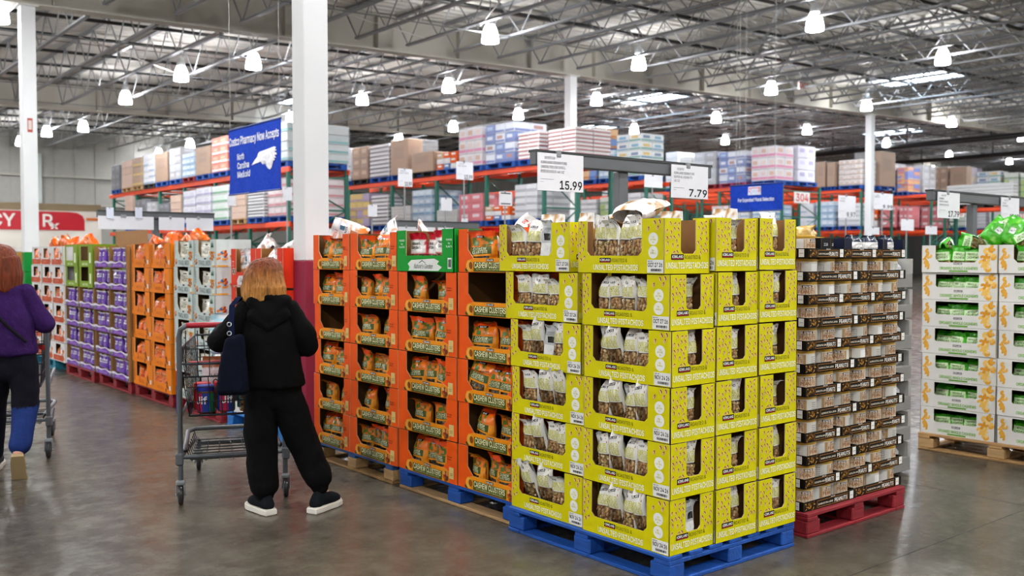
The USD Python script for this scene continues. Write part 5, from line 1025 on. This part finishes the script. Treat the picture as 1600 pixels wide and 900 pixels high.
# ================================================================== shopping carts
GRY = '#51565b'
K = CART = kind('shopping_cart_kind')
mb = MB()
for s in (-1, 1):
    x = s * .33
    mb.path([(x, 0, .13), (x, 0, .6), (x, -.01, 1.08), (x * .97, -.02, 1.13), (x * .86, -.03, 1.155)], .017, GRY, 8)
    mb.path([(x, 0, .3), (x * .95, .3, .27), (x * .72, .95, .25), (x * .66, 1.02, .22), (x * .66, 1.02, .13)], .016, GRY, 8)
    mb.path([(x, 0, .56), (x * .92, .3, .57), (x * .75, 1.0, .6)], .013, GRY, 6)
mb.path([(-.33 * .66, 1.02, .2), (.33 * .66, 1.02, .2)], .013, GRY, 6).path([(-.33, .0, .30), (.33, .0, .30)], .014, GRY, 6)
mb.path([(-.3, .03, .34), (-.29, .7, .345), (-.24, .8, .345), (.24, .8, .345), (.29, .7, .345), (.3, .03, .34)], .016, '#63686d', 8)
part(K, 'frame', mb, PAINT)
part(K, 'handle', MB().path([(-.285, -.03, 1.155), (.285, -.03, 1.155)], .0185, '#a3182c', 10), PLAST)
part(K, 'child_bar', MB().path([(-.27, .02, .905), (.27, .02, .905)], .014, '#a3182c', 8).path([(-.33, 0, .905), (.33, 0, .905)], .008, '#3b3e42', 6), PLAST)
mb = MB(); w0, w1, L_ = .315, .235, 1.0
def bx(t, z): return (w0 + (w1 - w0) * t) * (.86 + .14 * min(1, (z - .56) / .45))
for z, y0 in ((.565, .02), (.655, .01), (.75, .0), (.85, 0), (.93, 0), (1.01, 0)):
    yf = .86 + .16 * (z - .56) / .45; a, b = bx(0, z), bx(1, z); r = .0075 if z in (.565, 1.01) else .0035
    mb.path([(-a, y0 + .0, z), (-b, yf, z + .0), (b, yf, z), (a, y0, z)], r, '#3b3f44', 5)
    if z < .8: mb.path([(-a, y0, z), (a, y0, z)], r, '#3b3f44', 5)
for k in range(12):
    t = (k + .3) / 12
    for s in (-1, 1): mb.path([(s * bx(t, .565), t * .88, .565), (s * bx(t, 1.01), t * 1.02, 1.01)], .003, '#44484d', 4)
for k in range(9):
    s = -1 + 2 * k / 8
    mb.path([(s * bx(1, .565), .86, .565), (s * bx(1, 1.01), 1.02, 1.01)], .003, '#44484d', 4); mb.path([(s * bx(0, .565), .02, .565), (s * bx(1, .565), .86, .565)], .003, '#44484d', 4)
    mb.path([(s * bx(0, .565), .015, .565), (s * .31, 0, .82)], .003, '#44484d', 4)
part(K, 'basket', mb, STEEL)
mb = MB()
for k in range(9): s = -.29 + .58 * k / 8; mb.path([(s, -.005, .82), (s, -.012, 1.12)], .003, '#44484d', 4)
for z in (.82, .9, 1.0): mb.path([(-.31, -.008, z), (.31, -.008, z)], .0055 if z == .82 else .003, '#3b3f44', 5)
part(K, 'child_seat_grid', mb, STEEL)
part(K, 'seat_flap', MB().box((-.2, .02, .90), (.12, .032, .94), '#e0352a', .004, M=Tm((0, 0, 0), ry=14, rx=0)), PLAST)
part(K, 'safety_strap', MB().box((.0, -.02, .70), (.026, -.014, .90), '#b01a26', .002).box((-.004, -.024, .66), (.03, -.01, .73), '#17171a', .004), PLAST)
mb = MB()
for k in range(8): y = .06 + k * .1; mb.path([(-.29 + .006 * k, y, .335), (-.27 + .006 * k, y, .27), (.27 - .006 * k, y, .27), (.29 - .006 * k, y, .335)], .004, '#4a4e53', 4)
for k in range(7): x = -.26 + k * .52 / 6; mb.path([(x, .02, .268), (x * .85, .8, .268)], .004, '#4a4e53', 4)
part(K, 'lower_rack', mb, STEEL); part(K, 'bumper', MB().box((-.36, -.03, .25), (-.31, .03, .33), '#55595d', .01), PLAST); part(K, 'bumper', MB().box((.31, -.03, .25), (.36, .03, .33), '#55595d', .01), PLAST)
for x, y in ((-.33, -.02), (.33, -.02), (-.22, 1.0), (.22, 1.0)):
    P = part(K, 'caster', MB().box((x - .03, y - .025, .125), (x + .03, y + .025, .155), '#7d8286', .008).box((x - .03, y - .02, .05), (x - .024, y + .02, .14), '#8a8f93', .003).box((x + .024, y - .02, .05), (x + .03, y + .02, .14), '#8a8f93', .003).path([(x - .034, y, .065), (x + .034, y, .065)], .008, '#9a9ea2', 6), PAINT)
    part(P, 'wheel', MB().lathe([(0, -.017), (.045, -.017), (.06, -.015), (.065, -.008), (.065, .008), (.06, .015), (.045, .017), (0, .017)], '#26282a', 18, M=Tm((x, y, .065), ry=90)).lathe([(.0, -.019), (.038, -.019), (.04, .0), (.038, .019), (0, .019)], '#5d6164', 14, M=Tm((x, y, .065), ry=90)), PLAST)
MC = Tm((2.53, 6.01, 0), rz=-21.)
inst(CART, 'shopping_cart', 'grey wire shopping cart with red handle and groceries beside the woman in black', 'shopping cart', MC)
MC2 = Tm((1.62, 8.33, 0), rz=-21.)
inst(CART, 'shopping_cart', 'grey wire shopping cart pushed by the person in purple', 'shopping cart', MC2)
# groceries
def jar(name, col, lid, txt, cap):
    K = kind(name); r = .056
    part(K, 'jar', MB().lathe([(0, 0), (r * .95, 0), (r, .01), (r, .135), (r * .88, .15)], '#5a3a1c', 20), PLAST)
    part(K, 'lid', MB().lathe([(r * .92, .145), (r * .97, .147), (r * .97, .178), (r * .92, .183), (0, .183)], lid, 20), PLAST)
    mb = MB(); band(mb, 0, 6.283, .008, .132, col[0], r * 1.004); band(mb, -.9, .1, .008, .132, col[1], r * 1.008); band(mb, .9, 1.9, .008, .132, col[2], r * 1.008); band(mb, -2.6, -1.6, .008, .132, col[1], r * 1.008)
    P = part(K, 'paper_label', mb, CARD); part(P, 'lettering', MB().text(txt, 0, .062, .048, '#f2f2f0', None, w=.078, al='c', bold=True, fn=lambda q: cyl(q, r * 1.03)), CARD); return K
JB, JR = jar('nut_butter_jar_blue_kind', ['#1f3f9a', '#c8202a', '#1f8a3a'], '#1c2f9c', 'Jif', 0), jar('nut_butter_jar_red_kind', ['#c42a26', '#2f8a4a', '#c42a26'], '#c8202c', 'Jif', 0)
zb = .572
for k, (x, y, kk, l, rz) in enumerate(((-.17, .10, JB, 'blue lidded nut butter jar by the cart corner upright', -30), (-.04, .12, JB, 'blue lidded nut butter jar with Jif lettering facing out', 5), (-.19, .24, JR, 'red lidded nut butter jar at the cart side', 20), (-.06, .26, JR, 'red lidded nut butter jar behind the Jif jar', 0))):
    inst(kk, 'nut_butter_jar', l, 'jar', MC @ Tm((x, y, zb), rz=rz, s=(1.02, 1.02, .98)))
inst(PECAN, 'nut_pouch', 'white and brown nut pouch standing in the cart', 'bag', MC @ Tm((-.03, .40, zb + .06), rz=4, s=(1.1, .9, 1.15)))
inst(BLUEBAG, 'pillow_bag', 'pale blue and white bag in the child seat of the cart', 'bag', MC @ Tm((.03, .14, .95), rz=6, s=(1.05, .8, 1.0)))
T = thing('cookie_tray', 'clear tray with rows of round cookies in the cart', 'cookies', MC @ Tm((.12, .1, zb)))
for c in range(2):
    for k in range(7): part(T, 'cookie', MB().lathe([(0, 0), (.03, 0), (.034, .006), (.03, .012), (0, .012)], ['#c98a3a', '#d8a45a', '#8a3a1c'][k % 3], 12, M=Tm((-.035 + c * .075, 0, .002 + k * .0165))), NUT)
part(T, 'plastic_tray', MB().box((-.075, -.036, 0), (.08, .036, .118), '#ffffff', .006), clear)
T = thing('drink_pack', 'teal wrapped bottle pack in the cart beside the woman', 'pack', MC @ Tm((.13, .22, zb)))
for k in range(3): part(T, 'bottle', MB().lathe([(0, 0), (.034, 0), (.036, .01), (.036, .15), (.016, .19), (.016, .215), (0, .215)], '#2f8f94', 12, M=Tm((-.06 + .075 * k, .04, 0))), PLAST)
T = thing('care_box', 'white and teal carton standing at the back of the cart', 'box', MC @ Tm((-.1, .52, zb)))
part(T, 'body', MB().box((0, 0, 0), (.3, .2, .33), '#e4e8e8', .004), CARD); part(T, 'print', MB().rect(.02, .04, .12, .3, '#7cc4cc', FR()).rect(.16, .2, .28, .3, '#3a8f9a', FR()), CARD)
part(thing('ad_panel', 'blue and red advert panel clipped outside the cart', 'panel', MC @ Tm((-.352, 0, 0))), 'panel', MB().box((0, .02, .58), (.006, .5, .84), '#4a4a9a', .002).box((-.001, .02, .76), (.007, .5, .86), '#d8403a', .002), PLAST)

# ================================================================== people
def blob(bones, edge=.02, it=14, seg=20):
    """union of hulls between spheres (x, y, z, r or (rx, ry, rz)), smoothed into one body"""
    ms = []
    def sp(p):
        r = p[3]; r = (r, r, r) if np.ndim(r) == 0 else r
        return manifold3d.Manifold.sphere(1.0, seg).scale(list(map(float, r))).translate([float(p[0]), float(p[1]), float(p[2])])
    for b in bones:
        s = [sp(p) for p in b]
        ms.append(manifold3d.Manifold.batch_hull(s) if len(s) > 1 else s[0])
    m = manifold3d.Manifold.batch_boolean(ms, manifold3d.OpType.Add).refine_to_length(edge).to_mesh()
    t = trimesh.Trimesh(m.vert_properties[:, :3], m.tri_verts, process=True)
    trimesh.smoothing.filter_taubin(t, lamb=.5, nu=.52, iterations=it); return t
def folds(t, amp, sc, seed):
    n = t.vertex_normals; v = np.array(t.vertices); t.vertices = v + n * ((meshkit.fbm(v * sc, 3, seed) - .5) * amp)[:, None]; return t
def hand(o, d, palm, curl, s=1.):
    """bones of a hand rooted at o: d = towards the fingers, palm = palm normal; fingers bend by curl towards the palm"""
    d = np.array(d, float); d /= np.linalg.norm(d); palm = np.array(palm, float); palm -= d * (palm @ d); palm /= np.linalg.norm(palm); a = np.cross(d, palm); o = np.array(o, float); bs = []
    k = [o + d * .075 * s + a * x * s for x in (-.03, -.01, .01, .03)]
    bs.append([(*(o + a * .018 * s), .018 * s), (*(o - a * .018 * s), .018 * s), (*k[0], .012 * s), (*k[3], .011 * s)])
    for i, ln in enumerate((.07, .08, .075, .058)):
        p = k[i]; dd = d.copy()
        for j in range(3):
            dd = dd * math.cos(curl) + palm * math.sin(curl) if j else dd * math.cos(curl * .7) + palm * math.sin(curl * .7); dd /= np.linalg.norm(dd); q = p + dd * ln * s * (.42, .33, .25)[j]
            bs.append([(*p, (.0098 - .0008 * j) * s), (*q, (.009 - .0009 * j) * s)]); p = q
    p = o + d * .02 * s - a * .026 * s; q = p + (d * .7 - a * .6 + palm * .35) * .04 * s; q2 = q + (d * .9 + palm * .45) * .03 * s
    bs += [[(*p, .013 * s), (*q, .0105 * s)], [(*q, .0105 * s), (*q2, .009 * s)]]
    return bs
def head_bones(c, fx):
    """c = head centre, fx = yaw (radians, + turns to +x) of the face; local face direction +y"""
    f = np.array([math.sin(fx), math.cos(fx), 0]); s = np.array([f[1], -f[0], 0]); c = np.array(c, float); P = lambda a, b, z, r: (*(c + s * a + f * b + [0, 0, z]), r)
    return [[P(0, -.015, .02, .092), P(0, .03, .0, .078)], [P(0, .03, 0, .07), P(0, .055, -.075, .042), P(0, .01, -.06, .06)], [P(0, .09, .012, .014), P(0, .112, -.022, .013)], [P(0, .092, -.055, .014), P(.018, .088, -.055, .01), P(-.018, .088, -.055, .01)],
            [P(.088, .0, -.01, .012), P(.09, -.012, .018, .014)], [P(-.088, .0, -.01, .012), P(-.09, -.012, .018, .014)], [P(.035, .085, .03, .016), P(-.035, .085, .03, .016)]], P
def face_bits(T, P):
    mb = MB()
    for sx in (-1, 1):
        p = P(.034 * sx, .088, .008, 0); mb.tm(trimesh.creation.icosphere(2, .0125), '#eeeae6', M=Tm(p[:3])); q = P(.034 * sx, .0985, .008, 0); mb.tm(trimesh.creation.icosphere(1, .0055), '#3a4a4a', M=Tm(q[:3]))
    part(T, 'eye', mb, PLAST)
    p0, p1 = P(-.02, .1, -.055, 0)[:3], P(.02, .1, -.055, 0)[:3]; part(T, 'mouth', MB().path([p0, P(0, .104, -.055, 0)[:3], p1], .005, '#a85a58', 6), SKIN)
def shoe(T, ankle, toe_dir, lift, up_col, sole_col, label):
    a = np.array(ankle, float); d = np.array([*toe_dir, 0.], float); d /= np.linalg.norm(d); ang = math.degrees(math.atan2(d[1], d[0])) - 90
    M = Tm((a[0], a[1], lift), rz=ang)
    up_ = blob([[(0, -.05, .06, .04), (0, .0, .07, .042), (0, -.035, .095, .034)], [(0, 0, .075, .046), (.004, .1, .058, .044), (.006, .155, .05, .03)]], .012, 8, 16)
    P = part(T, 'shoe', MB().tm(up_, up_col, M=M), CLOTH, label)
    o = [(-.035, -.09), (.035, -.09), (.045, -.03), (.042, .05), (.05, .12), (.04, .175), (.01, .2), (-.025, .19), (-.045, .14), (-.042, .05), (-.043, -.03)]
    pg = Polygon(o).buffer(.004); mb = MB().poly(pg.buffer(-.008), M @ Tm((0, 0, .006)), .006, sole_col).poly(pg, M @ Tm((0, 0, .032)), .026, sole_col); mb.poly(pg.buffer(-.005), M @ Tm((0, 0, .04)), .01, sole_col)
    part(P, 'sole', mb, PLAST)
    return M
# ---- the woman in black
ang = math.degrees(math.atan2(2.65, 5.55)); MW = Tm((2.65, 5.55, 0), rz=-ang)
T = thing('person', 'woman in a black hooded coat and black trousers with reddish blond hair, seen from behind', 'person', MW)
hb, P = head_bones((-.085, .03, 1.452), .55)
bones = hb + [[(-.075, .0, 1.40, .055), (-.075, -.02, 1.28, .062)]]
bones += [[(-.075, -.02, 1.26, (.15, .08, .06)), (-.06, -.02, 1.0, (.12, .09, .1)), (-.05, 0, .86, (.14, .1, .08))]]
bones += [[(-.12, .0, .84, .08), (-.13, .02, .46, .05)], [(-.13, .02, .46, .05), (-.105, -.01, .1, .035)], [(.02, 0, .84, .08), (.12, .02, .46, .05)], [(.12, .02, .46, .05), (.235, -.03, .13, .035)], [(-.105, -.01, .1, .034), (-.13, .08, .045, .028)], [(.235, -.03, .13, .034), (.28, .05, .07, .028)]]
bones += [[(-.24, -.01, 1.22, .04), (-.37, -.02, 1.07, .035)], [(-.37, -.02, 1.07, .035), (-.36, .30, 1.13, .026)], [(.10, -.01, 1.22, .04), (.165, -.02, 1.04, .035)], [(.165, -.02, 1.04, .035), (.1, .2, 1.0, .026)]]
bones += hand((-.36, .31, 1.135), (.05, 1, .25), (0, .1, -1), .75) + hand((.1, .21, 1.0), (-.3, 1, .0), (-1, 0, -.2), .4)
part(T, 'body', MB().tm(blob(bones, .011, 5, 18), '#d9a892'), SKIN)
face_bits(T, P)
# hair: shoulder-length bob built of a cap and hanging locks
f = np.array([math.sin(.55), math.cos(.55), 0]); s = np.array([f[1], -f[0], 0]); c0 = np.array([-.085, .03, 1.452]); H_ = lambda a, b, z: c0 + s * a + f * b + np.array([0, 0, z])
hbn = [[(*H_(0, -.03, .03), .108), (*H_(0, .02, .045), .095)], [(*H_(-.02, -.06, .0), .095), (*H_(-.03, -.07, -.09), .085)]]
for k in range(19):
    t = -2.3 + 4.6 * k / 18 + math.pi; a, b = .09 * math.sin(t), .09 * math.cos(t) - .02; j = R.uniform(-.006, .006)
    hbn.append([(*H_(a * .9, b * .9, .03), .034), (*H_(a * 1.22 + j, b * 1.15, -.05), .031), ]); hbn.append([(*H_(a * 1.22 + j, b * 1.15, -.05), .032), (*H_(a * 1.26 + j * 2, b * 1.2 + .005, -.118 + R.uniform(-.01, .01)), .022)])
hm = folds(blob(hbn, .01, 6, 18), .02, np.array([26, 26, 5.]), 4); hv = np.array(hm.vertices)
tt = np.clip((hv[:, 2] - 1.33) / .22, 0, 1)[:, None]; nn = meshkit.fbm(hv * [40, 40, 6], 3, 9)[:, None]; hc = (np.array(L('#d0924a')) * (1 - tt) + np.array(L('#733208')) * tt) * (.5 + .9 * nn)
part(T, 'hair', MB().raw(hv, np.array(hm.faces), hc, True), HAIR)
g0, g1 = P(.05, .1, .012, 0)[:3], P(.095, .02, .016, 0)[:3]; part(T, 'glasses', MB().path([P(.012, .112, .008, 0)[:3], P(.055, .104, .012, 0)[:3], P(.098, .05, .014, 0)[:3], P(.1, -.02, .018, 0)[:3]], .0035, '#1a1a1c', 6).path([P(-.012, .112, .008, 0)[:3], P(-.055, .104, .012, 0)[:3], P(-.1, -.02, .018, 0)[:3]], .0035, '#1a1a1c', 6), PLAST)
BLK = '#060607'
cb = [[(-.075, -.02, 1.285, (.15, .075, .05)), (-.07, -.03, 1.12, (.165, .115, .1)), (-.06, -.03, 1.0, (.175, .125, .1))], [(-.06, -.03, 1.0, (.175, .125, .1)), (-.045, -.02, .84, (.19, .135, .06)), (-.04, -.02, .80, (.19, .14, .03))],
      [(-.21, -.02, 1.265, .062), (-.33, -.03, 1.10, .074)], [(-.33, -.03, 1.10, .074), (-.375, -.02, 1.075, .066)], [(-.37, -.02, 1.075, .068), (-.36, .26, 1.125, .052)], [(.06, -.02, 1.265, .062), (.145, -.03, 1.10, .075)], [(.145, -.03, 1.10, .072), (.165, -.02, 1.035, .066)], [(.165, -.02, 1.035, .062), (.1, .17, 1.0, .05)],
      [(-.16, -.07, 1.32, .045), (.02, -.07, 1.32, .045), (-.075, -.11, 1.22, .05)], [(-.17, -.05, 1.345, .03), (-.075, -.09, 1.345, .034), (.03, -.05, 1.335, .03)], [(-.16, .03, 1.33, .03), (-.18, -.05, 1.335, .03)], [(.02, .03, 1.33, .03), (.04, -.05, 1.33, .03)], [(-.15, -.09, 1.24, .05), (.01, -.09, 1.24, .05), (-.075, -.125, 1.17, .035)]]
coat = folds(blob(cb, .018, 12), .022, 9., 2); part(T, 'coat', MB().tm(coat, BLK), CLOTH)
tb = [[(-.045, -.01, .84, (.165, .12, .06)), (-.12, .0, .72, .105), (.03, .0, .72, .105)], [(-.12, 0, .72, .108), (-.125, .015, .46, .1)], [(-.125, .015, .46, .1), (-.11, .0, .2, .092)], [(-.11, 0, .2, .094), (-.108, -.01, .175, .09)], [(-.108, -.01, .15, .07), (-.107, -.01, .115, .062)],
      [(.03, 0, .72, .108), (.115, .015, .46, .1)], [(.115, .015, .46, .1), (.205, -.01, .25, .088)], [(.205, -.01, .25, .092), (.222, -.025, .21, .088)], [(.222, -.025, .185, .068), (.23, -.028, .15, .06)]]
part(T, 'trousers', MB().tm(folds(blob(tb, .018, 9), .026, 8., 7), '#070708'), CLOTH)
shoe(T, (-.11, -.02, .1), (-.5, .85), .0, '#14181d', '#e6e2d8', 'dark knit sneaker with a thick white sole'); shoe(T, (.235, -.05, .13), (.6, .75), .0, '#14181d', '#e6e2d8', 'dark knit sneaker with a thick white sole, turned outwards')
B = thing('shoulder_bag', 'navy leather tote bag hanging from the shoulder of the woman in black', 'bag', MW)
bb = blob([[(-.30, -.14, 1.08, (.03, .035, .03)), (-.24, -.16, 1.1, (.03, .035, .03)), (-.345, -.15, .80, (.04, .05, .04)), (-.235, -.17, .80, (.05, .05, .04))]], .014, 6); part(B, 'pouch', MB().tm(folds(bb, .014, 12., 5), '#070b1c'), CLOTH)
st = [(-.285, -.15, 1.1), (-.29, -.135, 1.2), (-.285, -.105, 1.3), (-.25, -.07, 1.345), (-.235, -.0, 1.345), (-.25, .05, 1.3)]
mb = MB()
for a, b in zip(st[:-1], st[1:]):
    a, b = np.array(a), np.array(b)
    d = (b - a) / np.linalg.norm(b - a); sd = np.array([1., .25, 0]) * .016; nn = np.cross(sd, d); nn = nn / np.linalg.norm(nn) * .003
    mb.raw(np.array([q + i * sd + j * nn for q in (a, b) for i in (-1, 1) for j in (-1, 1)]), np.array([[0, 1, 3], [0, 3, 2], [4, 6, 7], [4, 7, 5], [0, 4, 5], [0, 5, 1], [2, 3, 7], [2, 7, 6], [0, 2, 6], [0, 6, 4], [1, 5, 7], [1, 7, 3]]), '#121b38')
part(B, 'strap', mb, CLOTH)
mb = MB()
for z in (1.135, 1.19): mb.tm(trimesh.creation.torus(.012, .003, major_sections=16, minor_sections=6), '#b9b9b4', M=Tm((-.3, -.16, z), rx=80))
part(B, 'ring', mb, STEEL)

# ---- the person in purple at the edge of the frame
q = 7.72; px_ = ratio(14) * q; ang = math.degrees(math.atan2(px_, q)) + 6; MW2 = Tm((px_, q, 0), rz=-ang)
T = thing('person', 'auburn haired person in dark purple sweater and jeans walking behind a cart', 'person', MW2)
hb, P = head_bones((-.05, .04, 1.545), -.25)
bones = hb + [[(-.05, .01, 1.48, .055), (-.05, .0, 1.36, .065)], [(-.04, 0, 1.34, (.16, .08, .06)), (-.02, 0, 1.05, (.14, .1, .1)), (0, 0, .9, (.15, .1, .08))]]
bones += [[(-.1, 0, .88, .08), (-.13, .2, .5, .05)], [(-.13, .2, .5, .05), (-.14, .26, .1, .035)], [(.08, 0, .88, .08), (.09, .02, .48, .052)], [(.09, .02, .48, .05), (.06, -.2, .2, .036)], [(.06, -.2, .2, .034), (.06, -.14, .1, .03)], [(-.14, .26, .1, .034), (-.14, .36, .05, .03)]]
bones += [[(.13, 0, 1.28, .042), (.22, .02, 1.08, .036)], [(.22, .02, 1.08, .034), (.2, .3, 1.12, .026)], [(-.2, 0, 1.28, .042), (-.27, .02, 1.08, .036)], [(-.27, .02, 1.08, .034), (-.24, .3, 1.12, .026)]]
bones += hand((.2, .31, 1.125), (-.05, 1, .2), (0, .1, -1), .75) + hand((-.24, .31, 1.125), (.05, 1, .2), (0, .1, -1), .75)
part(T, 'body', MB().tm(blob(bones, .012, 5, 18), '#d9a892'), SKIN); face_bits(T, P)
c0 = np.array([-.05, .04, 1.545]); hbn = [[(*(c0 + [0, -.03, .03]), .11), (*(c0 + [0, .02, .05]), .095)], [(*(c0 + [0, -.05, .0]), .1), (*(c0 + [.0, -.07, -.12]), .085)]]
for k in range(19):
    t = -2.1 + 4.2 * k / 18 + math.pi; a, b = .094 * math.sin(t), .094 * math.cos(t) - .02; hbn.append([(*(c0 + [a, b, .03]), .034), (*(c0 + [a * 1.2, b * 1.12, -.08]), .031)]); hbn.append([(*(c0 + [a * 1.2, b * 1.12, -.08]), .031), (*(c0 + [a * 1.18, b * 1.15, -.185 + R.uniform(-.012, .012)]), .023)])
hm = folds(blob(hbn, .012, 6, 18), .02, np.array([26, 26, 5.]), 14); hv = np.array(hm.vertices); nn = meshkit.fbm(hv * [40, 40, 6], 3, 19)[:, None]; part(T, 'hair', MB().raw(hv, np.array(hm.faces), np.array(L('#6e2f12')) * (.5 + nn), True), HAIR)
sb = [[(-.04, -.01, 1.36, (.15, .085, .05)), (-.03, -.01, 1.15, (.19, .135, .1)), (-.01, -.01, .95, (.19, .14, .06)), (0, -.01, .9, (.19, .14, .03))], [(.11, -.01, 1.33, .066), (.225, .0, 1.1, .072)], [(.225, 0, 1.1, .07), (.2, .26, 1.12, .05)], [(-.19, -.01, 1.33, .066), (-.28, 0, 1.1, .072)], [(-.28, 0, 1.1, .07), (-.24, .26, 1.12, .05)], [(-.05, .0, 1.41, .068), (-.05, 0, 1.38, .075)]]
part(T, 'sweater', MB().tm(folds(blob(sb, .02, 12), .03, 7., 3), '#33194f'), CLOTH)
tb = [[(0, 0, .9, (.17, .125, .05)), (-.1, .02, .78, .105), (.085, 0, .78, .105)], [(-.1, .02, .78, .105), (-.13, .19, .5, .082)], [(-.13, .19, .5, .082), (-.14, .25, .13, .062)], [(.085, 0, .78, .105), (.092, .015, .5, .09)], [(.092, .015, .48, .088), (.07, -.17, .24, .072)]]
jm = folds(blob(tb, .02, 9), .022, 8., 8); jv = np.array(jm.vertices); jc = np.where(((jv[:, 2] < .5) & (jv[:, 0] > -.03))[:, None], np.array(L('#1c2f66')), np.array(L('#15151f')))
part(T, 'jeans', MB().raw(jv, np.array(jm.faces), jc, True), CLOTH)
shoe(T, (-.14, .27, .1), (0, 1), 0., '#3a3a40', '#d6d0c4', 'dark shoe planted ahead')
MS = Tm((.06, -.2, .185), rx=-62, rz=0) @ Tm((0, .06, -.07)); up_ = blob([[(0, -.045, .055, .04), (0, .0, .062, .042), (0, -.03, .1, .036)], [(0, 0, .055, .042), (.004, .1, .045, .042), (.006, .155, .038, .03)]], .012, 8, 16)
P2 = part(T, 'shoe', MB().tm(up_, '#3a3a40', M=MS), CLOTH, 'raised shoe showing its pale tan sole'); pg = Polygon([(-.035, -.09), (.035, -.09), (.045, -.03), (.042, .05), (.05, .12), (.04, .175), (.01, .2), (-.025, .19), (-.045, .14), (-.042, .05), (-.043, -.03)]).buffer(.004)
part(P2, 'sole', MB().poly(pg, MS @ Tm((0, 0, .03)), .03, '#a08a64'), PLAST)
part(T, 'crossbody_strap', MB().path([(-.2, -.09, 1.37), (-.12, -.155, 1.24), (.0, -.165, 1.1), (.12, -.15, .98)], .012, '#16141a', 6), CLOTH)
